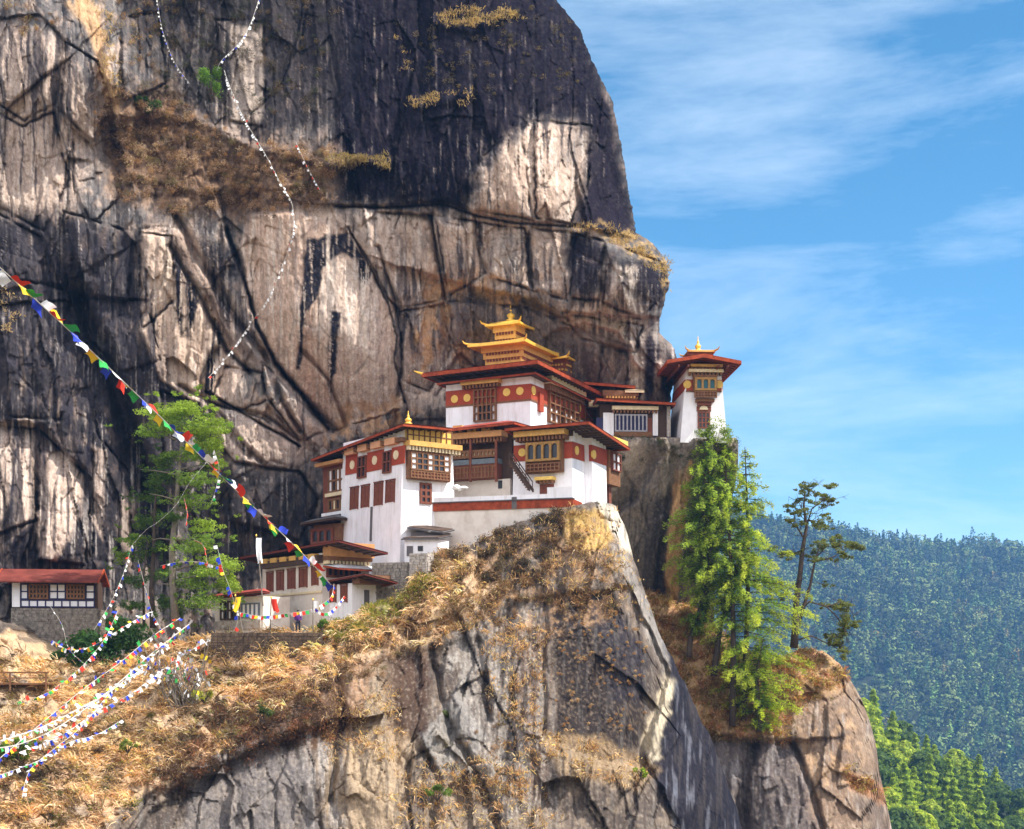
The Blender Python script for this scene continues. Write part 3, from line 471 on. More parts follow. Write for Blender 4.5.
    L += [(reg([(440,545),(600,520),(640,610),(560,640),(470,630),(430,600)], 14) * sstep(-.1, .25, n2 + .4 * n3) * .6, (.36, .22, .12))]
    L += [(reg([(370,600),(415,590),(410,612),(380,618)], 6) * .6, (.22, .22, .05)), (reg([(325,618),(345,615),(350,625),(325,632)], 4) * .5, (.2, .2, .05))]
    L += [(sstep(.1, .4, n3) * .3 * (1 - .85 * slab - .6 * slab2), (.42, .36, .3)), (sstep(.1, .4, -n3) * .35, (.05, .042, .04))]
    return rock_colour(PX, L)
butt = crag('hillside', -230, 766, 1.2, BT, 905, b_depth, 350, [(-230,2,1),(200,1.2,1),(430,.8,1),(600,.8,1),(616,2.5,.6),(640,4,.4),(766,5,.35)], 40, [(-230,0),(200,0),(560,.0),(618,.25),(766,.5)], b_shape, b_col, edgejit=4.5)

# spur with the pines, to the right and behind
ST = [(560,560),(640,586),(690,606),(716,628),(745,652),(770,660),(800,650),(822,650),(840,664),(853,684),(862,700),(870,722),(876,745),(880,775),(886,800),(892,829),(902,900),(905,930)]
s_depth = rbf([(560,560,154),(640,590,152),(690,610,151),(716,628,151),(745,652,151.5),(800,652,151.5),(840,664,151),(862,710,151),(600,700,147),(680,660,148.5),(690,720,147),(740,700,148.5),(740,735,147),(780,735,147),(720,829,145),(790,829,144.5),(800,690,149),(840,700,149.5),(830,760,148),(860,829,148),(886,829,151),(905,930,151),(700,930,140),(860,930,145)], 14)
def s_shape(PX, PY):
    w = 4 * fbm(PX / 20, PY / 20, None, 4, seed=171)
    def stp(l, h, fall=30, sharp=2.): d, s = pdist(PX + w, PY + w, l); return h * .5 * (1 + np.tanh(s / sharp)) * np.exp(-(d / fall) ** 2)
    def cr(l, h, wd): return h * np.exp(-(pdist(PX + w, PY + w, l)[0] / wd) ** 2)
    k = 1 - .5 * inpoly(PX, PY, [(600,560),(740,640),(790,660),(780,730),(690,730),(600,700)], 15)
    return rock_relief(PX, PY, 150, k * .8, 180, (5, 8)) + stp([(690,730),(740,738),(780,742),(800,740)], 1.4) + cr([(792,742),(812,790),(826,840)], 1.5, 3) + cr([(752,745),(742,800),(745,850)], 2.0, 6) + stp([(815,690),(845,676),(860,700)], 1.2, 20) + stp([(845,775),(870,785),(884,800)], 1.0, 16)
def s_col(PX, PY):
    n1 = fbm(PX / 35, PY / 40, None, 5, seed=191); n2 = fbm(PX / 9, PY / 11, None, 4, seed=192); n3 = fbm(PX / 3, PY / 3.4, None, 3, seed=193); st = fbm(PX / 4, PY / 50, None, 4, seed=194)
    def reg(p, s=8): return inpoly(PX + 9 * n2, PY + 9 * n2, p, s)
    L = [(np.ones_like(PX), (.23, .16, .115)), (sstep(-.1, .3, n1) * .6, (.12, .10, .095)), (sstep(0, .3, n2) * .6, (.36, .28, .21)), (sstep(.12, .35, st) * .5, (.42, .38, .35)), (sstep(.15, .4, -st) * .5, (.06, .055, .06))]
    L += [(reg([(800,680),(850,690),(870,760),(830,829),(800,760)]) * sstep(-.1, .3, n1 + n2) * .7, (.42, .27, .16)), (sstep(.15, .3, st - .2) * .5, (.5, .42, .36))]
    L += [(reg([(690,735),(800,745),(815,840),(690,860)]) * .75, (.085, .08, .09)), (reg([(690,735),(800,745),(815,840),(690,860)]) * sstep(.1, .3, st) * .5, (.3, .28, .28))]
    g = reg([(600,560),(700,600),(760,640),(800,640),(850,660),(840,690),(800,700),(785,738),(690,735),(600,700)], 8)
    L += [(g * .9, (.42, .27, .14)), (g * sstep(.0, .3, n2 + n3 * .5) * .7, (.40, .19, .10)), (g * sstep(.1, .4, -n2) * .5, (.2, .15, .07))]
    L += [(reg([(845,770),(890,790),(888,806),(850,790)], 3) * .7, (.45, .22, .11)), (sstep(.1, .4, n3) * .3, (.42, .34, .27)), (sstep(.1, .4, -n3) * .35, (.06, .05, .05))]
    return rock_colour(PX, L)
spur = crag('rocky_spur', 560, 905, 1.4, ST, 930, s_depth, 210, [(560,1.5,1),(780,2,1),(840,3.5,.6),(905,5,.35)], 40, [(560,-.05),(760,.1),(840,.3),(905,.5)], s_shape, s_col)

# crag that carries the tower
KT = [(590,446),(600,440),(612,437),(640,437.5),(735,437.5),(738,442),(740,470)]
k_depth = rbf([(590,446,145.4),(640,438,144.9),(700,438,144.6),(736,440,145.4),(610,500,148),(640,520,150),(660,560,152),(690,520,148.5),(700,560,151.5),(740,500,150),(730,600,155),(640,640,156),(740,680,158)], 14)
def k_shape(PX, PY):
    w = 4 * fbm(PX / 20, PY / 20, None, 4, seed=201)
    def stp(l, h, fall=30, sharp=2.): d, s = pdist(PX + w, PY + w, l); return h * .5 * (1 + np.tanh(s / sharp)) * np.exp(-(d / fall) ** 2)
    return rock_relief(PX, PY, 148, .55, 210, (4, 12)) + stp([(668,440),(672,520),(668,600)], -1.2, 24) + stp([(655,470),(640,500),(612,520)], 1.5, 22) + stp([(680,480),(676,540),(680,600)], .9, 12)
def k_col(PX, PY):
    n1 = fbm(PX / 30, PY / 40, None, 5, seed=221); n2 = fbm(PX / 9, PY / 11, None, 4, seed=222); n3 = fbm(PX / 3, PY / 3.4, None, 3, seed=223); st = fbm(PX / 3.5, PY / 70, None, 4, seed=224)
    def reg(p, s=6): return inpoly(PX + 6 * n2, PY + 8 * n2, p, s)
    L = [(np.ones_like(PX), (.19, .165, .145)), (sstep(0, .3, n2) * .6, (.32, .26, .21)), (sstep(.05, .3, st) * .6, (.05, .047, .055)), (sstep(.1, .3, -st) * .5, (.34, .28, .22))]
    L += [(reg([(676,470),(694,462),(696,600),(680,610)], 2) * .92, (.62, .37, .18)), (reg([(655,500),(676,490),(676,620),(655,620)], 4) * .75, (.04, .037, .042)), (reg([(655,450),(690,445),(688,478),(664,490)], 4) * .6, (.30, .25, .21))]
    L += [(reg([(590,440),(640,438),(648,462),(625,492),(610,500),(590,500)], 5) * .75, (.52, .43, .35)), (reg([(625,470),(640,462),(630,490),(615,500)], 3) * .6, (.16, .12, .1)), (sstep(.1, .4, n3) * .3, (.36, .3, .26)), (sstep(.1, .4, -n3) * .35, (.05, .045, .05))]
    return rock_colour(PX, L)
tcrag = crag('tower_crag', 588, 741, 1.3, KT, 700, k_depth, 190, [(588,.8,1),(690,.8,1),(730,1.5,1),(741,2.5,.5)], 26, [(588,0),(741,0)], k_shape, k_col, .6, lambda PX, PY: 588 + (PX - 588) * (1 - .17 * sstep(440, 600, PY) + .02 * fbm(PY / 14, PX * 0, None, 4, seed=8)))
# ------------------------------------------------------------------ building materials
M_white = mat('limewash', (.84, .835, .875), .9, .14, .7, stain=(.45, .40, .37), stain_scale=(1.6, 1.6, .2), bump=.3)
M_whiteold = mat('old_limewash', (.74, .68, .62), .9, .2, .7, stain=(.36, .25, .17), stain_scale=(.5, .5, .35), bump=.3)
M_red = mat('oxide_red', (.34, .058, .026), .8, .25, 2)
M_fascia = mat('vermilion_board', (.36, .07, .03), .8, .6, 2.2, stain=(.10, .045, .03), stain_scale=(.8, .8, .8), spec=.1)
M_rooftop = mat('roof_sheet', (.33, .06, .045), .6, .35, .8)
M_maroon = mat('weathered_maroon_sheet', (.17, .042, .032), .8, .5, .9, stain=(.07, .03, .025), stain_scale=(1.5, .5, .5), spec=.1)
M_goldbrown = mat('worn_gilt_timber', (.36, .20, .06), .7, .4, 4)
M_frame_grey = mat('grey_lattice', (.34, .33, .36), .8, .4, 4)
M_soffit = mat('dark_timber', (.075, .045, .032), .85, .4, 2, bump=.3)
M_wood = mat('carved_timber', (.20, .095, .045), .8, .45, 3, bump=.4)
M_woodred = mat('red_brown_timber', (.185, .06, .036), .8, .35, 3, bump=.3)
M_pale_timber = mat('honey_timber', (.55, .28, .11), .75, .3, 2, bump=.2)
M_ochre = mat('ochre_paint', (.62, .36, .10), .7, .3, 2.5)
M_yellow = mat('yellow_paint', (.75, .50, .12), .65, .2, 2.5)
M_cream = mat('cream_paint', (.75, .63, .42), .75, .2, 2.5)
M_salmon = mat('salmon_plaster', (.68, .36, .20), .85, .15, 2)
M_gold = mat('gilded_metal', (.95, .58, .09), .42, .25, 2.5, metal=.3, spec=.5)
M_paper = mat('white_pane', (.78, .78, .82), .6, .08, 3)
M_dark = mat('dark_pane', (.02, .024, .032), .25, .3, 2, spec=.5)
M_teal = mat('teal_shutter', (.03, .12, .15), .5, .3, 2)
M_navy = mat('navy_frame', (.03, .03, .09), .7, .2, 2)
M_bluegrey = mat('blue_grey_paint', (.14, .17, .20), .8, .3, 3)
M_stone = mat('rubble_stone', (.25, .22, .19), .95, .75, 3.2, bump=.9, stain=(.08, .07, .06), stain_scale=(2.2, 2.2, 2.2))
M_stoneshade = mat('shaded_rubble', (.12, .085, .062), .95, .7, 3.2, bump=.9, stain=(.22, .16, .1), stain_scale=(1, 1, 1))  # rubble for the retaining wall, its shade put into the colour
M_stonepale = mat('pale_masonry', (.46, .41, .37), .95, .6, 3.4, bump=.9, stain=(.16, .13, .11), stain_scale=(2.5, 2.5, 2.5))
M_slate = mat('grey_sheet', (.13, .12, .125), .7, .3, 1.5)
M_white_cloth = mat('white_cloth', (.8, .8, .8), .9, .05, 3)

class MB:
    """collects shapes and links them as one mesh object"""
    def __init__(s): s.bm = bmesh.new()
    def hexa(s, c):          # eight corners: bottom ring then top ring
        v = [s.bm.verts.new(p) for p in c]
        for f in ((3,2,1,0), (4,5,6,7), (0,1,5,4), (1,2,6,5), (2,3,7,6), (3,0,4,7)):
            s.bm.faces.new([v[i] for i in f])
        return s
    def box(s, x0, x1, y0, y1, z0, z1):
        return s.hexa([(x0,y0,z0),(x1,y0,z0),(x1,y1,z0),(x0,y1,z0),(x0,y0,z1),(x1,y0,z1),(x1,y1,z1),(x0,y1,z1)])
    def prism(s, pts, d):    # polygon pts (3-D), extruded along d
        a = [s.bm.verts.new(p) for p in pts]; b = [s.bm.verts.new(Vector(p) + Vector(d)) for p in pts]; n = len(a)
        s.bm.faces.new(a[::-1]); s.bm.faces.new(b)
        for i in range(n): s.bm.faces.new([a[i], a[(i+1) % n], b[(i+1) % n], b[i]])
        return s
    def tube(s, pts, rad, n=8):
        pts = [Vector(p) for p in pts]; rings = []
        for i, p in enumerate(pts):
            t = (pts[min(i+1, len(pts)-1)] - pts[max(i-1, 0)]).normalized()
            u = t.cross(Vector((.13, .37, .92))).normalized(); w = t.cross(u); r = float(rad[i] if hasattr(rad, "__len__") else rad)
            rings.append([s.bm.verts.new(p + r * (math.cos(2*math.pi*k/n) * u + math.sin(2*math.pi*k/n) * w)) for k in range(n)])
        for a, b in zip(rings[:-1], rings[1:]):
            for k in range(n): s.bm.faces.new([a[k], a[(k+1) % n], b[(k+1) % n], b[k]])
        s.bm.faces.new(rings[0][::-1]); s.bm.faces.new(rings[-1]); return s
    def lathe(s, c, prof, n=14):
        c = Vector(c); rings = [[s.bm.verts.new(c + Vector((r * math.cos(2*math.pi*k/n), r * math.sin(2*math.pi*k/n), z))) for k in range(n)] for r, z in prof]
        for a, b in zip(rings[:-1], rings[1:]):
            for k in range(n): s.bm.faces.new([a[k], a[(k+1) % n], b[(k+1) % n], b[k]])
        s.bm.faces.new(rings[0][::-1]); s.bm.faces.new(rings[-1]); return s
    def build(s, name, m, parent=None, smooth=False):
        bmesh.ops.recalc_face_normals(s.bm, faces=s.bm.faces)
        me = bpy.data.meshes.new(name); s.bm.to_mesh(me); s.bm.free()
        if smooth: me.polygons.foreach_set('use_smooth', [True] * len(me.polygons))
        return link(name, me, m, parent)

class B:
    """a building whose near corner stands where pixel (px,py) meets depth Y; x runs along the left-hand facade, y along the right-hand one"""
    def __init__(s, name, label, cat, px, py, Y, rot, group=None):
        s.o = P(px, py, Y); s.rot = math.radians(rot)
        s.e = empty(name, s.o, label, cat, group, s.rot); s.Ri = Matrix.Rotation(-s.rot, 3, 'Z'); s.R = Matrix.Rotation(s.rot, 3, 'Z')
        s.kF = 0; s.kR = 0; s.zt = 0; s.xl = None
    def ray(s, px, py): return s.Ri @ (-s.o), s.Ri @ Vector(((px - CX) / F, 1, (HZ - py) / F))
    def onF(s, px, py, y=0.0):
        o, d = s.ray(px, py); t = (y - s.kF * s.zt - (o.y - s.kF * o.z)) / (d.y - s.kF * d.z); p = o + d * t; return p.x, p.z
    def onR(s, px, py, x=0.0):
        o, d = s.ray(px, py); t = (x + s.kR * s.zt - (o.x + s.kR * o.z)) / (d.x + s.kR * d.z); p = o + d * t; return p.y, p.z
    def zat(s, x, y, py):
        w = s.R @ Vector((x, y, 0)) + s.o; return (HZ - py) * w.y / F - s.o.z
    def rect(s, f, a):
        x0, y0, x1, y1 = a; on = s.onF if f == 'F' else s.onR; xc, yc = (x0 + x1) / 2, (y0 + y1) / 2
        return on(x0, yc)[0], on(x1, yc)[0], on(xc, y1)[1], on(xc, y0)[1]
    def pt(s, f, a, z, out):
        if f == 'F': return Vector((a, -s.kF * (s.zt - z) - out, z))
        if f == 'R': return Vector((s.kR * (s.zt - z) + out, a, z))
        return Vector((s.xl - s.kR * (s.zt - z) - out, a, z))
    def fb(s, mb, f, a0, a1, z0, z1, o0, o1):
        a0, a1 = min(a0, a1), max(a0, a1)
        q = lambda a, z, o: s.pt(f, a, z, o)
        return mb.hexa([q(a0,z0,o0), q(a1,z0,o0), q(a1,z0,o1), q(a0,z0,o1), q(a0,z1,o0), q(a1,z1,o0), q(a1,z1,o1), q(a0,z1,o1)])
    def walls(s, L, D, z0, z1, m=None, name='wall', kF=0.0, kR=0.0):
        s.L, s.D, s.zt, s.kF, s.kR, s.xl, s.z0 = L, D, z1, kF, kR, -L, z0
        h = z1 - z0; mb = MB()
        mb.hexa([(-L - kR*h, -kF*h, z0), (kR*h, -kF*h, z0), (kR*h, D + kF*h, z0), (-L - kR*h, D + kF*h, z0), (-L,0,z1), (0,0,z1), (0,D,z1), (-L,D,z1)])
        return mb.build(name, m or M_white, s.e)
    def panel(s, name, f, a, m, o0=-.05, o1=.06, parent=None, label=None):
        a0, a1, z0, z1 = s.rect(f, a); o = s.fb(MB(), f, a0, a1, z0, z1, o0, o1).build(name, m, parent or s.e)
        if label: o['label'] = label
        return o
    def band(s, name, f, a0, a1, z0, z1, m, o0=-.05, o1=.06): return s.fb(MB(), f, a0, a1, z0, z1, o0, o1).build(name, m, s.e)
    def disc(s, name, f, px, py, r, m, out=.12):
        a, z = (s.onF if f == 'F' else s.onR)(px, py); c = s.pt(f, a, z, 0); n = s.pt(f, a, z, 1) - c
        u = s.pt(f, a + 1, z, 0) - c; pts = [c + n * -.05 + r * (math.cos(t) * u + math.sin(t) * Vector((0,0,1))) for t in [2*math.pi*k/22 for k in range(22)]]
        MB().prism(pts, n * (out + .05)).build(name, m, s.e)
    def cornice(s, f, a, m, out=.6, name='cornice', teeth=True, m2=None):
        a0, a1, z0, z1 = s.rect(f, a); h = z1 - z0; mb = MB(); s.fb(mb, f, a0, a1, z0 + h*.45, z1, -.1, out); o = mb.build(name, m, s.e)
        if teeth:
            mb = MB(); n = max(4, int(abs(a1 - a0) / .34)); a0, a1 = min(a0, a1), max(a0, a1); w = (a1 - a0) / n
            for i in range(n): s.fb(mb, f, a0 + (i + .2) * w, a0 + (i + .75) * w, z0, z0 + h*.45 - .004, -.1, out * .8)
            mb.build('dentils', m2 or M_wood, o)
    def window(s, f, a, cols, rows, m=None, panes=None, out=.14, fr=.11, name='window', arch=False, light=(), m_light=None, base=0.0):
        """frame with mullions; the panes are its sub-part, and the columns listed in light are of pale paper"""
        m = m or M_wood; a0, a1, z0, z1 = s.rect(f, a); a0, a1 = min(a0, a1), max(a0, a1); w = (a1 - a0 - fr) / cols; h = (z1 - z0 - fr) / rows
        mb = MB()
        for i in range(cols + 1): s.fb(mb, f, a0 + i*w, a0 + i*w + fr, z0, z1, base - .06, base + out)
        for j in range(rows + 1):
            for i in range(cols): s.fb(mb, f, a0 + i*w + fr, a0 + (i+1)*w, z0 + j*h, z0 + j*h + fr, base - .06, base + out - .02)
        if arch:
            for i in range(cols):         # arched heads fill the corners of the top row
                x0, x1 = a0 + i*w + fr, a0 + (i+1)*w; zt = z1 - fr; r = (x1 - x0) / 2
                for sgn in (-1, 1):
                    xc = (x0 + x1) / 2; arc = [s.pt(f, xc + sgn * r * math.cos(t), zt - r + r * math.sin(t), base - .05) for t in [k * math.pi / 10 for k in range(6)]]
                    arc.append(s.pt(f, xc + sgn * r, zt, base - .05)); c = s.pt(f, 0, 0, 1) - s.pt(f, 0, 0, 0); mb.prism(arc, c * (out - .0))
        o = mb.build(name, m, s.e); dk, lt = MB(), MB(); nl = 0
        for i in range(cols):
            t = lt if i in light else dk; nl += i in light
            s.fb(t, f, a0 + i*w + fr*.5, a0 + (i+1)*w + fr*.5, z0 + .03, z1 - .03, base - .05, base + .035)
        if nl < cols: dk.build('pane', panes or M_dark, o)
        if nl: lt.build('paper_pane' if nl < cols else 'pane', m_light or M_paper, o)
        return o
    def shutter(s, f, a, m=None):
        a0, a1, z0, z1 = s.rect(f, a); a0, a1 = min(a0, a1), max(a0, a1); mb = MB(); s.fb(mb, f, a0, a1, z0, z1, -.05, .05); o = mb.build('shutter', m or M_woodred, s.e)
        mb = MB(); w = a1 - a0
        s.fb(mb, f, a0 - .04, a0, z0 - .04, z1 + .05, -.05, .12); s.fb(mb, f, a1, a1 + .04, z0 - .08, z1 + .05, -.05, .12); s.fb(mb, f, a0 - .10, a1 + .10, z1 + .053, z1 + .14, -.05, .16); s.fb(mb, f, a0 + w*.47, a0 + w*.53, z0, z1, .053, .09)
        mb.build('shutter_frame', m or M_woodred, o)
    def roof(s, ov, left, near, right, th=.28, m=None, top=None, sof=None, rise=.9, name='roof', beams=True):
        """an overhanging slab traced by its three visible corners (pixels), with fascia boards, a soffit of rafters and a low hipped top"""
        ox, oy = ov; n = Vector((ox, -oy, s.zat(ox, -oy, near)))
        def on(y=None, x=None, p=None):
            o, d = s.ray(*p); t = (y - o.y) / d.y if y is not None else (x - o.x) / d.x; return o + d * t
        l = on(y=-oy, p=left); r = on(x=ox, p=right); return s.slab(n, l, r, th, m, top, sof, rise, name, beams)
    def slab(s, n, l, r, th=.28, m=None, top=None, sof=None, rise=.9, name='roof', beams=True):
        b = l + r - n; up = Vector((0,0,1)); cx = (n + l + r + b) / 4; ring = [n, l, b, r]
        sh = lambda p, k: p + (cx - p).normalized() * k
        mb = MB()      # top: low hip
        v0 = [mb.bm.verts.new(p + up * (th + .03)) for p in [p + (p - cx).normalized() * .06 for p in ring]]; ax = (l - n) if (l - n).length > (r - n).length else (r - n)
        half = max(0, (max((l-n).length, (r-n).length) - min((l-n).length, (r-n).length)) / 2); ax = ax.normalized()
        t1, t2 = mb.bm.verts.new(cx + ax * (half + .3) + up * (th + rise)), mb.bm.verts.new(cx - ax * (half + .3) + up * (th + rise))
        if (l-n).length > (r-n).length: fs = [(v0[0], v0[1], t1, t2), (v0[1], v0[2], t1), (v0[2], v0[3], t2, t1), (v0[3], v0[0], t2)]
        else: fs = [(v0[0], v0[1], t2), (v0[1], v0[2], t1, t2), (v0[2], v0[3], t1), (v0[3], v0[0], t2, t1)]
        for f in fs: mb.bm.faces.new(f)
        mb.bm.faces.new(v0[::-1]); ro = mb.build(name, top or M_rooftop, s.e)
        mb = MB()      # fascia
        for i in range(4):
            a, c = ring[i], ring[(i+1) % 4]; ai, ci = sh(a, .16), sh(c, .16); mb.hexa([a, c, ci, ai, a + up*th, c + up*th, ci + up*th, ai + up*th])
        mb.build('fascia', m or M_fascia, ro)
        mb = MB(); k = .17; q = [sh(p, k) for p in ring]
        mb.hexa([p + up * .12 for p in q] + [p + up * .2 for p in q])
        if beams:
            e1, e2 = q[1] - q[0], q[3] - q[0]
            nn = int(e1.length / .75)
            for i in range(1, nn):
                t = i / nn; a = q[0] + e1 * t; w = e1.normalized() * .07; dn = Vector((0,0,0))
                for a0, a1 in ((a, a + e2.normalized() * min(2.6, e2.length * .45)),):
                    mb.hexa([a0 - w + up*.0, a0 + w, a1 + w, a1 - w, a0 - w + up*.118, a0 + w + up*.118, a1 + w + up*.118, a1 - w + up*.118])
            nn = int(e2.length / .75)
            for i in range(1, nn):
                t = i / nn; a = q[0] + e2 * t; w = e2.normalized() * .07; a1 = a + e1.normalized() * min(2.6, e1.length * .45)
                mb.hexa([a - w + up*.02, a1 - w + up*.02, a1 + w + up*.02, a + w + up*.02, a - w + up*.115, a1 - w + up*.115, a1 + w + up*.115, a + w + up*.115])
        mb.build('soffit', sof or M_soffit, ro); return ro
    def gold_roof(s, n, sx, sy, th=.16, rise=.8, tip=.35, name='gilded_roof', m=None):
        """gilded pagoda tier: near eave corner n (local), running back sx to the left and sy away, with swept-up corners"""
        m = m or M_gold; mb = MB(); up = Vector((0,0,1)); g = 9
        def pt(i, j):
            u, v = i / (g-1), j / (g-1); x, y = n.x - sx * u, n.y + sy * v; e = min(u, 1-u, v, 1-v) * 2
            k = rise * (e ** .75); c = tip * (max(0, abs(u-.5)*2 - .55) / .45 * max(0, abs(v-.5)*2 - .55) / .45) ** 1.3; return Vector((x, y, n.z + k + c))
        top = [[mb.bm.verts.new(pt(i, j) + up * th) for j in range(g)] for i in range(g)]; bot = [[mb.bm.verts.new(Vector((pt(i,j).x, pt(i,j).y, n.z + (pt(i,j).z - n.z) * .35))) for j in range(g)] for i in range(g)]
        for i in range(g-1):
            for j in range(g-1):
                mb.bm.faces.new([top[i][j], top[i+1][j], top[i+1][j+1], top[i][j+1]]); mb.bm.faces.new([bot[i][j], bot[i][j+1], bot[i+1][j+1], bot[i+1][j]])
        for i in range(g-1):
            for a in (0, g-1):
                mb.bm.faces.new([top[i][a], bot[i][a], bot[i+1][a], top[i+1][a]]); mb.bm.faces.new([top[a][i], bot[a][i], bot[a][i+1], top[a][i+1]])
        ro = mb.build(name, m, s.e)
        for i, j, dx, dy in ((0,0,1,-1), (g-1,0,-1,-1), (0,g-1,1,1), (g-1,g-1,-1,1)):
            p = pt(i, j) + up * th * .6; MB().tube([p, p + Vector((dx*.22, dy*.22, .08)), p + Vector((dx*.34, dy*.34, .32))], [.11, .08, .03], 6).build('corner_ornament', m, ro)
        return ro
    def drum(s, x0, x1, y0, y1, z0, z1, m, m2=None, name='storey', steps=3):
        """bracketed box below a tier: stepped courses with dentils"""
        mb = MB(); h = (z1 - z0) / steps
        for k in range(steps): e = .14 * k; mb.box(x0 - e, x1 + e, y0 - e, y1 + e, z0 + k*h + .002*k, z0 + (k+1)*h)
        o = mb.build(name, m, s.e)
        for k in range(1, steps):
            mb = MB()
            e = .14 * k - .02; n = max(3, int((x1 - x0) / .3)); zz = z0 + k*h
            for i in range(n): w = (x1 - x0) / n; mb.box(x0 + (i+.2)*w, x0 + (i+.8)*w, y0 - e, y0 - e + .1, zz - h*.4, zz - .004)
            mb.build('bracket_course', m2 or M_ochre, o); mb = MB(); n = max(3, int((y1 - y0) / .3))
            for i in range(n): w = (y1 - y0) / n; mb.box(x1 + e - .1, x1 + e, y0 + (i+.2)*w, y0 + (i+.8)*w, zz - h*.4, zz - .004)
            mb.build('bracket_course', m2 or M_ochre, o)
    def finial(s, c, h, r, parent=None):
        return MB().lathe(c, [(r*1.1, -.1), (r*1.15, .04*h), (r*.55, .1*h), (r*.95, .2*h), (r*1.0, .32*h), (r*.45, .42*h), (r*.3, .5*h), (r*.45, .58*h), (r*.16, .66*h), (r*.12, .85*h), (r*.02, h)]).build('finial', M_gold, parent or s.e, True)

# ------------------------------------------------------------------ the upper temple with the gilded roofs
U = B('temple', 'large white temple with tiered golden roofs, highest building in the middle of the monastery', 'temple', 530.7, 424, 138, -26)
L = -U.onF(446, 405)[0]; U.walls(L, 15.5, -5, U.zat(0, 0, 366))
zb0, zb1, zw = U.zat(0,0,398.8), U.zat(0,0,383.6), U.zat(0,0,376.5)
U.band('frieze', 'F', -L, .06, zb0, zb1, M_red); U.band('frieze', 'R', 0, 15.5, zb0, zb1, M_red)
U.band('moulding', 'F', -L, .09, zb0 - .16, zb0 - .003, M_wood, -.05, .09); U.band('moulding', 'R', 0, 15.5, zb0 - .16, zb0 - .003, M_wood, -.05, .09)
U.band('eaves_board', 'F', -L, .2, zw + .02, zw + .7, M_soffit, -.05, .2); U.band('eaves_board', 'R', 0, 15.5, zw + .02, zw + .7, M_soffit, -.05, .2)
for px, py in ((455, 399.2), (467.5, 398), (507, 392.4), (520.3, 391.2)): U.disc('medallion', 'F', px, py, .37, M_yellow)
for px, py in ((532.8, 390.6), (578.5, 408)): U.disc('medallion', 'R', px, py, .42, M_yellow)
U.window('F', (474.5, 389, 497, 421.5), 5, 4, M_wood, light=(0, 4), out=.3, fr=.13)
U.cornice('F', (464, 380.5, 502, 388.5), M_ochre, .75)
U.window('R', (547, 389, 577, 427), 6, 4, M_wood, light=(0, 1, 3, 4), out=.35, fr=.14, m_light=M_paper)
U.cornice('R', (544, 383, 579, 397), M_cream, .8)
U.panel('banner', 'R', (537.2, 393, 541, 412), M_red, .05, .3)
U.window('R', (584, 407, 592, 428), 2, 4, M_wood, light=(0, 1), out=.2, fr=.14, m_light=M_cream)
U.roof((1.7, 2.1), (421.5, 377), 363.5, (604.5, 397.5), .34)
lt = U.onF(421.5, 377, -2.1); MB().tube([Vector((lt[0] + .3, -1.95, lt[1] + .25)), Vector((lt[0] - .3, -2.1, lt[1] + .42)), Vector((lt[0] - .75, -2.2, lt[1] + .62))], [.13, .10, .03], 6).build('corner_ornament', M_gold, U.e)
# lower eaves course
z2 = U.zat(1.0, -1.2, 373.5); n = Vector((1.0, -1.1, z2)); U.slab(n, n + Vector((-L - 1.4, 0, -.15)), n + Vector((0, 14, -.5)), .16, None, M_soffit, None, .2, 'eaves_course', False)
# gilded tiers
zt = U.zat(-1.3, 1.5, 341.5); n = Vector((-1.3, 1.5, zt)); lx = -U.onF(464.5, 347, 1.5)[0]
U.drum(-lx + 1.7, -2.4, 2.9, 9.2, zt - 2.2, zt + .1, M_ochre, M_woodred, steps=4); U.gold_roof(n, lx - 1.6, 8.0, .30, .4, .12)
z3 = U.zat(-2.8, 3.6, 323); U.drum(-5.7, -3.8, 4.4, 6.6, zt + .5, z3 + .1, M_ochre, M_woodred); U.gold_roof(Vector((-2.9, 3.6, z3)), 3.7, 3.8, .18, .7, .16)
U.finial((-4.75, 5.5, z3 + .8), 1.7, .42)
z4 = U.zat(-.4, 11, 362); U.drum(-3.2, -.9, 9.6, 12.2, z4 - 1.3, z4 + .1, M_woodred, M_ochre); U.gold_roof(Vector((-.2, 8.8, z4)), 3.6, 4.0, .16, .35, .14)
U.finial((-2.1, 10.9, z4 + .5), .6, .2)

# ------------------------------------------------------------------ the lower temple with the arched windows
T2 = B('chapel', 'white chapel with an arched bay window under an ochre cornice, at the terrace corner', 'temple', 572, 488, 131, -26)
L = -T2.onF(514, 470)[0]; T2.walls(L, 5.9, -4.5, T2.zat(0, 0, 430), kF=.01, kR=.02)
T2.fb(MB(), 'R', 2.6, 5.9, -4.5, T2.zat(0, 0, 434), -.1, .75).build('buttress', M_white, T2.e)
zb0, zb1 = T2.zat(0,0,458), T2.zat(0,0,441.5)
T2.band('frieze', 'F', -L, .07, zb0, zb1, M_red); T2.band('frieze', 'R', 0, 2.55, zb0, zb1, M_red)
T2.band('frieze', 'R', 2.5, 5.95, zb0, zb1, M_red, .5, .82); T2.band('eaves_board', 'F', -L, .1, zb1 + .5, zb1 + 1.2, M_soffit, -.05, .3)
for px, py in ((522.5, 452.6),): T2.disc('medallion', 'F', px, py, .36, M_yellow)
T2.disc('medallion', 'R', 576, 450.5, .40, M_yellow)
a, z = T2.onR(593.5, 454.5, .82); c = T2.pt('R', a, z, .75); MB().prism([c + Vector((0, .42*math.cos(t), .4*math.sin(t))) for t in [k*math.pi/11 for k in range(22)]], Vector((.16, 0, 0))).build('medallion', M_yellow, T2.e)
T2.panel('bay', 'F', (528, 441, 564.5, 473.5), M_wood, -.1, .55); T2.window('F', (529.5, 443, 563, 462), 4, 1, M_goldbrown, arch=True, out=.26, fr=.2, base=.6)
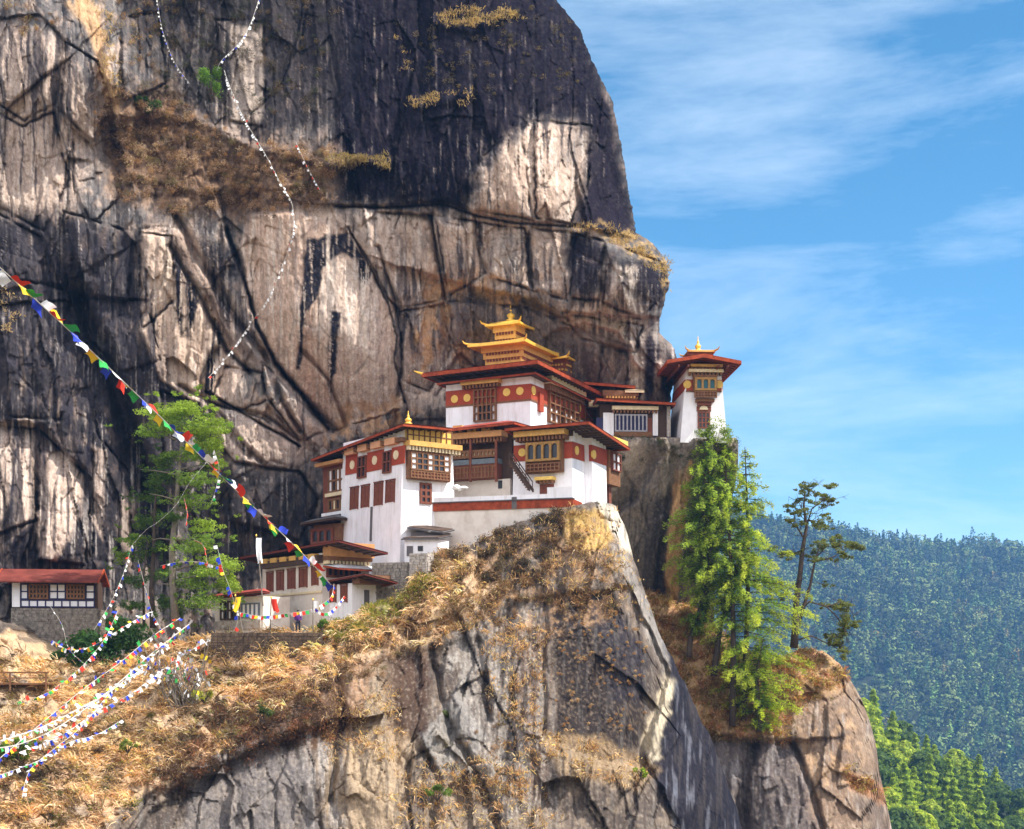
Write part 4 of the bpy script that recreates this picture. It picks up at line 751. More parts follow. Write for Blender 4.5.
T2.window('F', (529.5, 464, 563, 472.5), 8, 2, M_wood, M_woodred, out=.2, fr=.1, base=.6, name='balustrade')
T2.cornice('F', (519.5, 432, 570, 441.5), M_ochre, 1.25)
T2.cornice('R', (597, 440, 612, 449), M_yellow, 1.6)
T2.panel('bay', 'R', (599, 452, 610, 486), M_wood, -.1, 1.0); T2.window('R', (600.5, 454, 609, 472), 2, 2, M_woodred, M_paper, out=.2, fr=.12, base=1.05)
T2.panel('drain', 'R', (604, 486, 606.5, 508), M_woodred, .2, .5)
T2.cornice('F', (538, 477.5, 556, 483.5), M_yellow, .8, 'door_canopy'); T2.panel('door', 'F', (540, 484, 554, 499), M_woodred)
T2.roof((2.4, 1.8), (504.5, 431), 424, (630, 450.5), .22, rise=.7)

# ------------------------------------------------------------------ timber gallery between the temple and the white block
G = B('gallery_house', 'dark timber gallery with a carved balcony, between the white block and the chapel', 'building', 512, 480, 134.5, -26)
L = -G.onF(449, 465)[0]; G.walls(L, 6, -4, G.zat(0,0,428), M_soffit)
G.band('plinth', 'F', -L, 0, -4, G.zat(0,0,479), M_whiteold, -.05, .35)
G.panel('balcony', 'F', (452, 464, 502, 481), M_woodred, -.05, 1.0); G.window('F', (452, 468, 502, 480), 14, 2, M_wood, M_woodred, out=.12, fr=.12, base=1.02, name='balustrade')
G.panel('rail_band', 'F', (451.5, 461, 502.5, 466), M_bluegrey, -.05, 1.08)
G.window('F', (453, 451.5, 501, 459.5), 12, 1, M_wood, light=tuple(range(12)), m_light=M_cream, out=.2, fr=.22, base=.75, name='lattice')
G.cornice('F', (451, 434, 508, 444.5), M_pale_timber, 1.35, 'beam'); 
for px in (452.5, 476, 501.5): G.panel('post', 'F', (px - 1, 441, px + 1, 483), M_woodred, .95, 1.15)
for px in (458, 472, 486): G.panel('eaves_block', 'F', (px, 427, px + 9, 434), M_ochre, .1, 1.0)
G.panel('door', 'F', (500, 481, 504, 489), M_dark, .3, .4)
G.roof((1.2, 2.0), (436, 433), 424, (532, 429), .2, rise=.5)

# stairs down to the terrace
st0, st1 = P(509, 463, 131.6), P(529, 491, 130.6); se = empty('staircase', st1, 'steep dark wooden staircase leaning from the gallery down to the terrace', 'stairs')
mb = MB(); dv = st0 - st1; wv = Vector((.35, .93, 0)) * .9
for k in (0, 1): mb.prism([wv*k, wv*k + Vector((.12,.04,0)), wv*k + dv + Vector((.12,.04,0)), wv*k + dv], Vector((0,0,.28)))
mb.build('stringer', M_soffit, se); mb = MB()
for i in range(12): c = dv * ((i + .5) / 12); mb.box(c.x - .12, c.x + .2, c.y + .12, c.y + .82, c.z + .05, c.z + .1)
mb.build('treads', M_wood, se); mb = MB()
for k in (0, 1):
    mb.tube([wv*k + Vector((0,0,.9)), wv*k + dv + Vector((0,0,.95))], .05, 6)
    for t in (0, .33, .66, 1): mb.tube([wv*k + dv*t, wv*k + dv*t + Vector((0,0,.93))], .04, 5)
mb.build('handrail', M_soffit, se)

# ------------------------------------------------------------------ terrace wall with its red band
TW = B('terrace_wall', 'long stained white terrace wall with a red band, under the gallery and chapel', 'wall', 572, 500, 128.2, -17)
L = -TW.onF(429, 505)[0]; TW.walls(L, 3.2, -5.5, TW.zat(0,0,498), M_whiteold)
zr0, zr1 = TW.zat(0,0,507), TW.zat(0,0,498.8)
TW.band('red_band', 'F', -L, .1, zr0, zr1, M_fascia, -.05, .1); TW.band('red_band', 'R', 0, 3.2, zr0, zr1, M_fascia, -.05, .1)
TW.band('coping', 'F', -L, .16, zr1 + .003, zr1 + .1, M_slate, -.4, .2)
TW.fb(MB(), 'F', -L, -2.2, zr1 + .1, TW.zat(0,0,493), -.35, .02).build('parapet', M_white, TW.e)
TW.fb(MB(), 'F', -2.198, .02, zr1 + .1, TW.zat(0,0,486.5), -.35, .02).build('parapet', M_white, TW.e)
TW.panel('drain_stain', 'F', (512, 497, 517, 509), M_slate, .05, .12)
bd = P(460, 489.5, 129.9); mb = MB()
bo = bmesh.new()
for i in range(7):
    c = Vector((RNG.uniform(-.4, .4), RNG.uniform(-.2, .2), RNG.uniform(-.05, .35)))
    bmesh.ops.create_icosphere(mb.bm, subdivisions=2, radius=1, matrix=Matrix.Translation(c) @ Matrix.Diagonal((RNG.uniform(.2,.4), .22, RNG.uniform(.14,.26), 1)))
for v in mb.bm.verts: v.co += Vector(RNG.normal(size=3)) * .03
bo = mb.build('cloth_bundle', M_white_cloth, None, True); bo.location = bd; tag(bo, 'heap of white and pale blue cloth on the parapet at the foot of the gallery', 'bundle')

# ------------------------------------------------------------------ the white block with red shutters
K = B('monastery_block', 'tall tapering white block with four red shutters and a lattice bay at its corner', 'building', 403, 551, 130, -53)
zt = K.zat(0, 0, 429); L = -K.onF(343.5, 460)[0]; D = K.onR(452, 470)[0]
K.walls(L, D, -7, zt, kF=.035, kR=.012)
for a in ((346, 454, 357.5, 474), (367.5, 451, 384, 470.5), (392, 446.5, 404.8, 464.5)): K.panel('frieze', 'F', a, M_red)
for px, py in ((353, 465), (375.4, 460.4), (396.7, 455)): K.disc('medallion', 'F', px, py, .40, M_cream)
for a in ((358.6, 456, 367, 478), (384, 451, 392, 473)): K.window('F', a, 2, 2, M_woodred, out=.2, fr=.12)
for a in ((349, 448.5, 357.5, 455), (362, 445, 370.5, 451.5), (375, 442, 384.5, 448.5), (389, 438.5, 399, 445)): K.panel('cornice_block', 'F', a, M_salmon, -.05, .5)
K.panel('eaves_beam', 'F', (346, 444, 405, 448), M_wood, -.05, .42)
for a in ((351, 488, 358.5, 509), (362, 486, 369.5, 507), (375, 483, 383, 505), (386.5, 481, 395, 502)): K.shutter('F', a)
K.panel('bay', 'R', (405.8, 452.5, 447, 481), M_wood, -.1, .5); K.window('R', (407, 454, 446.5, 472), 7, 3, M_wood, light=(0, 3, 6), out=.14, fr=.13, base=.52)
K.window('R', (407, 472.6, 446.5, 480), 12, 2, M_wood, M_woodred, out=.12, fr=.1, base=.52, name='balustrade')
K.cornice('R', (403.5, 444, 456, 453), M_ochre, 1.0, m2=M_cream); K.panel('gable_panel', 'R', (405, 430, 450, 444.5), M_yellow, -.05, .3)
gp = K.window('R', (405, 430, 450, 444.5), 8, 2, M_wood, M_yellow, out=.1, fr=.1, base=.32, name='panel_grid')
K.window('R', (419.5, 483, 431, 504), 2, 3, M_woodred, out=.15, fr=.2, name='door_window'); K.panel('drain_pipe', 'F', (371.2, 507, 372.4, 541), M_slate, .02, .14)
rf = K.roof((1.6, 1.0), (311, 461.5), 426, (452, 430.5), .2, rise=.4); K.finial((-.4, .8, zt + .6), 1.15, .3)
KL = B('timber_wing', 'narrow dark timber wing with pale latticed windows, tucked behind the tall white block', 'building', 347, 514, 138.2, -53)
KL.walls(4.4, 4, -4, KL.zat(0,0,458), M_woodred)
KL.window('F', (329, 468, 345, 492), 4, 2, M_wood, light=(0, 2, 3), out=.15, fr=.17); KL.panel('sill_band', 'F', (327.5, 492.5, 346, 496), M_cream, -.05, .3)
KL.window('F', (329, 498, 345, 511), 4, 1, M_wood, light=(1, 3), out=.15, fr=.2, m_light=M_cream); KL.panel('base_ledge', 'F', (326, 512.5, 346, 515.5), M_white, -.05, .5)
KL.cornice('F', (322, 462, 347, 468), M_pale_timber, .8, teeth=False)

GS = B('gate_shed', 'small dark shed with an arched opening, in shade below the timber wing', 'shed', 339, 548, 137, -40)
GS.walls(3.4, 3, -4, GS.zat(0,0,523), M_wood); GS.window('F', (312, 528, 334, 544), 3, 1, M_woodred, arch=True, out=.2, fr=.25); GS.roof((.6, 1.0), (300, 525), 519, (352, 521), .16, M_soffit, M_slate, rise=.4)

# ------------------------------------------------------------------ the lodge at the foot of the block, its annex and lean-to
N = B('lodge', 'long cream lodge with five red shutters under a low timbered roof, below the white block', 'building', 322, 612, 128, -54)
L = -N.onF(262.5, 585)[0]; D = N.onR(369, 575)[0]; N.walls(L, D, -5, N.zat(0,0,553), M_whiteold)
N.panel('beam', 'F', (266, 558.5, 322.5, 566), M_soffit, -.05, .5)
for px in (266.5, 276, 285.5, 295, 305, 314): N.panel('eaves_block', 'F', (px, 559.5 - (px - 266) * .11, px + 6, 564 - (px - 266) * .11), M_ochre, .1, .62)
for a in ((267.5, 573, 273.5, 591.5), (277.5, 571.5, 284, 590), (288.5, 570, 295.5, 588.5), (300, 568.5, 307.5, 587), (312.5, 567, 318.5, 585)): N.shutter('F', a)
N.panel('ledge', 'F', (262, 593, 322, 595), M_cream, -.05, .12)
N.panel('gable_panel', 'R', (323, 544, 367, 558), M_pale_timber, -.05, 1.3); N.cornice('R', (322, 557.5, 366, 565), M_wood, 1.1, m2=M_cream)
N.window('R', (326, 566, 360, 578), 6, 1, M_woodred, out=.15, fr=.2)
N.roof((4.0, .6), (239.5, 559), 542, (388, 554.5), .15, M_maroon, rise=.5)
n = Vector((2.6, .1, N.zat(2.6, .1, 569.5))); N.slab(n, n + Vector((-2.6, 0, .35)), n + Vector((0, D + 1.2, -.1)), .14, None, M_white, None, .25, 'lower_roof', False)
AN = B('annex', 'low white annex with a timbered gable in front of the lodge', 'building', 352, 607, 125.3, -54)
L = -AN.onF(323, 595)[0]; D = AN.onR(378, 595)[0]; AN.walls(L, D, -4, AN.zat(0,0,583), M_white)
for a in ((330.8, 586, 336.5, 602), (341.5, 585.5, 347.5, 602)): AN.shutter('F', a)
AN.panel('gable_panel', 'R', (352.5, 576, 391, 585), M_wood, -.05, 1.2); AN.panel('door', 'R', (364, 590, 369, 606), M_slate)
AN.roof((3.0, .5), (316, 584), 575, (398, 584), .14, M_maroon, M_white, rise=.3)
LT = B('lean_to', 'dim lean-to with a red roof edge, half hidden by flags beside the lodge', 'shed', 263, 630, 127, -40)
L = -LT.onF(215, 610)[0]; LT.walls(L, 3, -3, LT.zat(0,0,596), M_whiteold); LT.window('F', (221, 601, 240, 620), 5, 2, M_soffit, light=(0, 2, 4), out=.15, fr=.14)
LT.window('F', (242, 603, 260, 618), 4, 1, M_bluegrey, M_paper, out=.15, fr=.12); LT.panel('plank_front', 'F', (216, 621, 262, 629), M_stonepale, -.05, .2)
LT.roof((.8, .9), (207, 599), 592.5, (270, 594), .14, M_maroon, rise=.3)

SH = B('store_shed', 'small whitewashed shed with a grey sheet roof against the foot of the white block', 'shed', 438, 556, 126.6, -22)
L = -SH.onF(404.5, 545)[0]; SH.walls(L, 2.2, -3, SH.zat(0,0,539), M_white); SH.slab(Vector((.25, -.3, SH.zat(.25, -.3, 539.5))), Vector((-L - .2, -.3, SH.zat(-L, -.3, 540))), Vector((.25, 2.4, SH.zat(.25, 2.4, 537))), .1, M_slate, M_slate, None, .12, beams=False)
SH.panel('door', 'F', (407, 546, 413, 556), M_slate); SH.panel('hatch', 'F', (418, 546, 423, 551), M_dark)
TS = B('tarpaulin_shelter', 'dark sheet shelter squeezed between the little shed and the terrace wall', 'shelter', 442, 540, 128.8, -22)
L = -TS.onF(411, 535)[0]; TS.walls(L, 1.8, -2.5, TS.zat(0,0,531.5), M_slate); TS.slab(Vector((.3, -.4, TS.zat(.3, -.4, 533.5))), Vector((-L - .2, -.4, TS.zat(-L, -.4, 528.5))), Vector((.3, 2.0, TS.zat(.3, 2, 531))), .09, M_slate, M_slate, None, .1, beams=False)
def masonry(name, label, px, py, Y, rot, pxl, top, D, m, cat='wall'):
    """a rubble wall whose stones stand out of its face"""
    b = B(name, label, cat, px, py, Y, rot); L = -b.onF(pxl, (py + top) / 2)[0]; z1 = b.zat(0,0,top); b.walls(L, D, -3, z1, m); mb = MB(); r = np.random.RandomState(int(px * 7 + py))
    z = -.6
    while z < z1 - .05:
        h = r.uniform(.16, .3); x = -L
        while x < 0:
            w = min(r.uniform(.2, .6), -x)
            if w > .08: mb.box(x + .02, x + w - .02, -r.uniform(.02, .1), .1, z + .015, min(z + h - .015, z1 - .004))
            x += w
        z += h
    y = 0; z = -.6
    while z < z1 - .05:
        h = r.uniform(.16, .3); y = 0
        while y < D:
            w = min(r.uniform(.2, .6), D - y)
            if w > .08: mb.box(-.1, r.uniform(.02, .1), y + .02, y + w - .02, z + .015, min(z + h - .015, z1 - .004))
            y += w
        z += h
    mb.build('facing_stones', m, b.e); return b
masonry('masonry_pier', 'pale stone pier standing beside the little white shed', 427, 590, 124.0, -22, 409.5, 553, 1.2, M_stonepale)
masonry('masonry_wall', 'grey stone wall joining the annex to the pale pier', 408, 592, 125.6, -22, 372, 562, .8, M_stone)
masonry('retaining_wall', 'long dark retaining wall of rough stone under the flag terrace', 322, 662, 119.6, -4, 211, 632.5, 4.0, M_stoneshade)

# ------------------------------------------------------------------ link building and tower
LK = B('link_house', 'low red roofed house with pointed lattice windows, between the golden roofs and the tower', 'building', 670, 438, 147.2, 4)
L = -LK.onF(600, 420)[0]; LK.walls(L, 5, -1, LK.zat(0,0,405), M_soffit)
LK.panel('pillar', 'F', (603, 413, 613.5, 437), M_white, -.05, .2); LK.panel('pillar', 'F', (652.5, 412, 657.5, 436), M_white, -.05, .25); LK.panel('post', 'F', (666.5, 406, 670.2, 437), M_stonepale, -.05, .25)
LK.window('F', (614.5, 414.5, 647, 432), 8, 1, M_frame_grey, M_navy, arch=True, out=.2, fr=.14, base=.1); LK.panel('sill_band', 'F', (614, 432.3, 652, 437), M_wood, -.05, .25); LK.panel('door', 'F', (647.5, 418, 652, 436), M_woodred)
LK.cornice('F', (611.5, 407, 657.5, 413.5), M_cream, .6); LK.panel('window_block', 'F', (596, 418, 603, 432), M_navy, -.05, .15)
zr = LK.zat(0, -1.0, 405.5); LK.slab(Vector((.35, -1.2, zr)), Vector((-L - .5, -1.2, zr + .35)), Vector((.35, 5.5, zr)), .24, rise=.2)
LK.drum(-6.2, -3.2, 1.4, 3.6, zr + .2, LK.zat(-4, 1.4, 391), M_wood, M_ochre); zq = LK.zat(-4, 1, 392.5)
LK.slab(Vector((-2.4, .9, zq)), Vector((-4.3, .9, zq)), Vector((-2.4, 3, zq)), .22, M_cream, M_cream, None, .2, 'small_roof', False)
zq = LK.zat(-6, 1.6, 388.5); LK.slab(Vector((-3.2, 1.4, zq)), Vector((-8.4, 1.4, zq + .35)), Vector((-3.2, 4.6, zq)), .26, rise=.3, name='upper_roof')
LK.fb(MB(), 'F', -8.0, -4.6, zr + .2, zq, -4.0, -2.2).build('upper_wall', M_soffit, LK.e); LK.fb(MB(), 'F', -7.8, -6.3, zr + .3, zr + .9, -2.25, -1.6).build('upper_band', M_cream, LK.e)

TO = B('tower', 'slender white tower with a wide red roof, on the crag edge against the sky', 'tower', 726.5, 437, 145.6, 3)
zt = TO.zat(0,0,369.5); L = -TO.onF(681.5, 436)[0]; kb = .085
TO.walls(L - 2*kb*zt + .1, 7.5, -.6, zt, kF=.03, kR=kb); TO.o2 = 0
L2 = TO.L
# the walls taper, so the body is shifted to stand on its pixel base
for ch in TO.e.children: ch.location.x = -kb * zt
dx = kb * zt
TO.e.location = TO.e.matrix_basis @ Vector((-dx, 0, 0)); TO.o = Vector(TO.e.location)
for ch in TO.e.children: ch.location.x = 0
zb0, zb1 = TO.zat(0,0,391), TO.zat(0,0,380)
TO.band('frieze', 'F', -L2, .06, zb0, zb1, M_red); TO.band('frieze', 'L', -.06, 7.4, zb0, zb1, M_red); TO.band('frieze', 'R', 0, 7.4, zb0, zb1, M_red)
TO.band('moulding', 'F', -L2 - .05, .08, zb0 - .13, zb0 - .003, M_wood, -.05, .1)
for px in (687.2, 719.2): TO.disc('medallion', 'F', px, 384.5, .38, M_yellow)
TO.panel('balcony', 'F', (692.5, 376, 716, 392), M_wood, -.1, .7); TO.window('F', (693.5, 379, 715, 392), 3, 1, M_goldbrown, M_teal, arch=True, out=.2, fr=.2, base=.72)
TO.window('F', (693, 392.3, 715.5, 399), 7, 2, M_wood, M_woodred, out=.15, fr=.13, base=.7, name='balustrade'); TO.panel('corbel', 'F', (695, 399.2, 713.5, 402.5), M_wood, -.05, .55); TO.panel('corbel', 'F', (697, 402.7, 711, 406), M_woodred, -.05, .35)
a, z = TO.onF(703.5, 410); c = TO.pt('F', a, z, 0); MB().prism([c + Vector((.42*math.cos(t), .05, .4*math.sin(t))) for t in [k*math.pi/10 for k in range(11)]], Vector((0, -.25, 0))).build('lunette', M_cream, TO.e)
TO.window('F', (697.5, 412, 710, 428.5), 3, 3, M_woodred, M_dark, out=.14, fr=.13); TO.panel('window_head', 'F', (696.5, 406.5, 711, 411.5), M_woodred, -.05, .1)
TO.cornice('F', (687.5, 370.5, 722, 376), M_cream, .8); TO.cornice('F', (689, 366, 721, 370.5), M_ochre, 1.0, 'eaves_course')
# gabled roof seen from below
yf = -2.1; x0 = TO.onF(668, 362, yf + TO.kF * 0)[0]; x1 = TO.onF(740, 362, yf)[0]; ze = TO.zat(0, yf, 363.5); xm = (x0 + x1) / 2; yb = 9.5; ri = .62
mb = MB(); mb.prism([(x0, yf, ze), (xm, yf, ze + ri), (x1, yf, ze), (x1, yf, ze + .06), (xm, yf, ze + ri + .32), (x0, yf, ze + .06)][::-1], (0, yb - yf, 0)); ro = mb.build('roof', M_rooftop, TO.e)
mb = MB(); t = .34
mb.prism([(x0 - .12, yf, ze - .08), (xm, yf, ze + ri - .08), (x1 + .12, yf, ze - .08), (x1 + .12, yf, ze - .08 + t), (xm, yf, ze + ri - .08 + t + .03), (x0 - .12, yf, ze - .08 + t)][::-1], (0, -.12, 0))
for xx in (x0 - .13, x1 + .01): mb.box(xx, xx + .12, yf + .003, yb, ze - .1, ze + .22)
mb.build('fascia', M_fascia, ro); mb = MB()
for k in range(13):
    yy = yf + .5 + k * (yb - yf - .8) / 12
    mb.prism([(x0 + .1, yy, ze - .1), (xm, yy, ze + ri - .1), (x1 - .1, yy, ze - .1), (x1 - .1, yy, ze - .01), (xm, yy, ze + ri - .01), (x0 + .1, yy, ze - .01)][::-1], (0, .16, 0))
for xx in (x0 + 1.1, x0 + 2.0, x1 - 1.1, x1 - 2.0): mb.box(xx - .08, xx + .08, yf + .1, yb, ze - .32, ze - .103)
mb.build('rafters', M_woodred, ro)
TO.drum(xm - 1.0, xm + 1.0, .2, 2.2, ze + ri - .1, TO.zat(xm, .2, 353), M_woodred, M_ochre, steps=3)
TO.gold_roof(Vector((xm + 1.45, -.3, TO.zat(xm, 0, 352.5))), 2.7, 2.8, .14, .35, .10, m=M_ochre); TO.finial((xm, 1.2, TO.zat(xm, 0, 352.5) + .45), 1.45, .3)

# ------------------------------------------------------------------ the house at the foot of the cliff, its stone base, the platform
HS = B('cottage', 'small white panelled cottage with a plain red roof at the foot of the cliff', 'cottage', 96, 608, 131, 8)
L = -HS.onF(12, 600)[0]; HS.walls(L, 4.5, -.3, HS.zat(0,0,580), M_soffit)
pn = lambda n, a, c, r, **k: HS.window('F', a, c, r, M_navy, M_paper, out=.1, fr=.11, name=n, **k)
pn('panel_wall', (20.5, 583.5, 28.5, 599.5), 1, 2); pn('panel_wall', (49, 583.5, 66, 599.5), 2, 2); pn('panel_wall', (85.5, 584.5, 95, 599.5), 1, 2); pn('panel_wall', (20.5, 599.8, 95, 607.5), 9, 1)
HS.panel('side_post', 'F', (12.2, 583, 20, 607), M_white, -.05, .1)
for a in ((29, 584, 48.5, 599.2), (66.5, 584.5, 85, 599.2)): HS.window('F', a, 5, 3, M_wood, M_dark, out=.22, fr=.14)
HS.panel('eaves_beam', 'F', (11, 578.5, 97, 582.5), M_pale_timber, -.05, .35)
ze = HS.zat(0, -1.2, 581.5); z1 = ze + 1.25
mb = MB(); xa, xb = -L - 1.2, .35; ym = 2.2
mb.prism([(xa, -1.3, ze), (xa, ym, z1), (xa, 5.8, ze), (xa, 5.8, ze - .12), (xa, ym, z1 - .14), (xa, -1.3, ze - .12)], (xb - xa, 0, 0)); ro = mb.build('roof', M_maroon, HS.e)
mb = MB()
for k in range(22): x = xa + .3 + k * (xb - xa - .6) / 21; mb.prism([(x, -1.28, ze - .2), (x, ym, z1 - .24), (x, ym, z1 - .15), (x, -1.28, ze - .123)], (.09, 0, 0))
mb.build('rafters', M_soffit, ro); mb = MB()
for xx in (xa - .1, xb): mb.prism([(xx, -1.35, ze - .16), (xx, ym, z1 - .2), (xx, 5.9, ze - .16), (xx, 5.9, ze + .06), (xx, ym, z1 + .06), (xx, -1.35, ze + .06)], (.1, 0, 0))
mb.build('barge_board', M_fascia, ro)
masonry('cottage_plinth', 'tall grey rubble base carrying the panelled cottage', 97, 655, 130.6, 8, 11, 608.6, 5.2, M_stone)
PF = B('plank_platform', 'weathered plank platform with a low rail on the slope below the cottage', 'platform', 46, 684, 115, 4)
L = 8.5; mb = MB()
for k in range(9): mb.box(-L, .2, -.2 + k*.24, .01 + k*.24, -.05, .06)
mb.build('deck', M_wood, PF.e); mb = MB()
for x in (-L + .2, -5.5, -2.7, 0): mb.box(x, x + .12, -.32, -.2, -2.0, .95)
mb.build('posts', M_wood, PF.e); mb = MB(); mb.box(-L, .25, -.3, -.22, .82, .94); mb.box(-L, .25, -.3, -.22, .42, .5); mb.build('rail', M_wood, PF.e)
# ------------------------------------------------------------------ vegetation
def quads(C, ln, wd, ax, col, rng, jit=.25, nrm=None):
    """leaf faces: centres C, length/width arrays, long axis ax, colours"""
    n = len(C)
    if nrm is not None: nrm = nrm / (np.linalg.norm(nrm, axis=1)[:, None] + 1e-9); ax = ax + .6 * rng.normal(size=(n, 3)); ax = ax - nrm * np.sum(ax * nrm, axis=1)[:, None]
    ax = ax / (np.linalg.norm(ax, axis=1)[:, None] + 1e-9); r = rng.normal(size=(n, 3)) if nrm is None else nrm; sd = np.cross(ax, r); sd /= np.linalg.norm(sd, axis=1)[:, None] + 1e-9
    a = ax * (ln / 2)[:, None]; b = sd * (wd / 2)[:, None]
    V = np.stack([C - a - b * .6, C - b * -.0 + b * 1.0, C + a, C - b * 1.0], 1); V[:, 0] = C - a
    c = col * (1 + jit * rng.uniform(-1, 1, size=(n, 1))); c = np.repeat(np.clip(c, .004, 1)[:, None], 4, 1)
    return V.reshape(-1, 3), np.arange(4 * n).reshape(-1, 4), c.reshape(-1, 3)
class Leaves:
    def __init__(s): s.V, s.F, s.C, s.n = [], [], [], 0
    def add(s, V, Fa, C): s.V.append(V); s.F.append(Fa + s.n); s.C.append(C); s.n += len(V)
    def mesh(s, name): return np_mesh(name, np.concatenate(s.V), np.concatenate(s.F), np.concatenate(s.C), smooth=False)
def blob(lv, c, r, n, col, rng, ln=.3, wd=.14, flat=0.0, hollow=.35):
    d = rng.normal(size=(n, 3)); d /= np.linalg.norm(d, axis=1)[:, None]; rad = hollow + (1 - hollow) * rng.rand(n, 1) ** .6
    C = np.array(c) + d * rad * np.array(r); ax = d * np.array([1, 1, .6]) + rng.normal(size=(n, 3)) * .7; ax[:, 2] *= (1 - flat)
    lv.add(*quads(C, ln * rng.uniform(.6, 1.3, n), wd * rng.uniform(.6, 1.3, n), ax, np.array(col) * (.85 + .3 * rng.rand(n, 1)), rng, .18, d + .55 * rng.normal(size=(n, 3))))
def cluster(lv, c, r, n, col, rng, sub=7, **k):
    """a crown mass made of smaller uneven clumps with gaps between them"""
    for i in range(sub):
        d = rng.normal(size=3); d /= np.linalg.norm(d); q = np.array(c) + d * np.array(r) * rng.uniform(.35, .95); f = rng.uniform(.22, .55)
        blob(lv, q, np.array(r) * f, max(8, int(n / sub)), np.array(col) * rng.uniform(.7, 1.3), rng, **k)
GREEN_Y, GREEN_M, GREEN_D, OLIVE = (.24, .34, .035), (.13, .23, .03), (.03, .075, .018), (.12, .14, .03)

def conifer(name, label, base, top, rad, seed, cols, crown0=.15, nwh=46, dens=1.0, group=None, asym=0.0, full=1.6):
    rng = np.random.RandomState(seed); b = np.array(base); h = np.array(top) - b; H = h[2]
    e = empty(name, base, label, 'tree', group); lv = Leaves(); mb = MB()
    bend = lambda t: np.array([h[0] * t + .25 * math.sin(t * 5 + seed), h[1] * t + .2 * math.sin(t * 4), H * t])
    mb.tube([bend(t) for t in np.linspace(0, 1, 14)], [.30 * (1 - t) ** .8 + .03 for t in np.linspace(0, 1, 14)], 8); mb.build('trunk', M_bark, e, True)
    br = MB()
    for w in range(nwh):
        t = crown0 + (1 - crown0) * (w + rng.uniform(-.3, .3)) / nwh; t = min(max(t, crown0), .99); u = (t - crown0) / (1 - crown0)
        L0 = rad * (.5 + .5 * min(1, u / .25)) * (1 - u ** full) ** .9 + .3
        for k in range(rng.randint(3, 6)):
            ph = rng.uniform(0, 2 * math.pi); L = L0 * rng.uniform(.45, 1.2) * (1 + asym * math.cos(ph)); o = bend(t); dr = np.array([math.cos(ph), math.sin(ph), 0])
            if rng.rand() < .10: continue
            sv = rng.uniform(-.05, .22); path = lambda s: o + dr * L * s + np.array([0, 0, L * (sv * s - .30 * s * s)])
            br.tube([path(0), path(.5), path(.95)], [.06, .035, .012], 4)
            n = int(40 * L * dens); s = rng.rand(n) ** .75; s = .15 + .85 * s; wv = .11 * L * (1.05 - s) * 1.2 + .12
            lat = rng.uniform(-1, 1, n) * wv; sd = np.array([-dr[1], dr[0], 0])
            C = o + dr[None] * (L * s)[:, None] + sd[None] * lat[:, None]; C[:, 2] += L * (sv * s - .30 * s * s) - np.abs(lat) * .25 + rng.normal(size=n) * .2
            ax = dr[None] * .8 + sd[None] * np.sign(lat)[:, None] * .8 + rng.normal(size=(n, 3)) * .35; ax[:, 2] -= .25
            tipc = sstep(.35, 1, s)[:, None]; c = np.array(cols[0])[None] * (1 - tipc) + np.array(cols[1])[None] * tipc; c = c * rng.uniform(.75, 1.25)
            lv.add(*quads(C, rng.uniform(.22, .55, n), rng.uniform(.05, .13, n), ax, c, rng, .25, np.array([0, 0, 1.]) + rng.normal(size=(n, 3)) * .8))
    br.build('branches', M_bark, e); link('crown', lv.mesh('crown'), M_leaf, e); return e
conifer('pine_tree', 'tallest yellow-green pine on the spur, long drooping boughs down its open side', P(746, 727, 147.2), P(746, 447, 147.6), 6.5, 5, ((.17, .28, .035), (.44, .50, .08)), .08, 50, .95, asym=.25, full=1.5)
conifer('pine_tree', 'slim bright green pine standing close against the trunk of the tallest one', P(733, 726, 146.6), P(727, 436, 146.2), 3.9, 6, ((.11, .20, .03), (.40, .49, .08)), .34, 48, .9, full=2.0)
conifer('pine_tree', 'bushy mid green pine directly below the white tower', P(703, 622, 149.5), P(709, 428, 144.4), 4.2, 7, ((.10, .20, .04), (.36, .48, .09)), .16, 46, .95, full=2.2)
conifer('pine_tree', 'short young pine with bright low boughs at the foot of the tallest pine', P(757, 732, 146), P(762, 636, 146), 2.6, 8, (GREEN_M, (.46, .54, .06)), .05, 22, 1.1)
conifer('pine_tree', 'thin crooked pine leaning towards the taller pines, nearly bare below', P(713, 676, 148), P(741, 545, 147), 2.0, 9, ((.09, .17, .03), (.24, .36, .05)), .45, 16, .9)
conifer('pine_tree', 'small dark sapling on the red slope beside the buttress edge', P(691, 657, 148.2), P(699, 592, 148), 1.6, 10, ((.08, .15, .03), (.24, .36, .05)), .35, 12, .9)

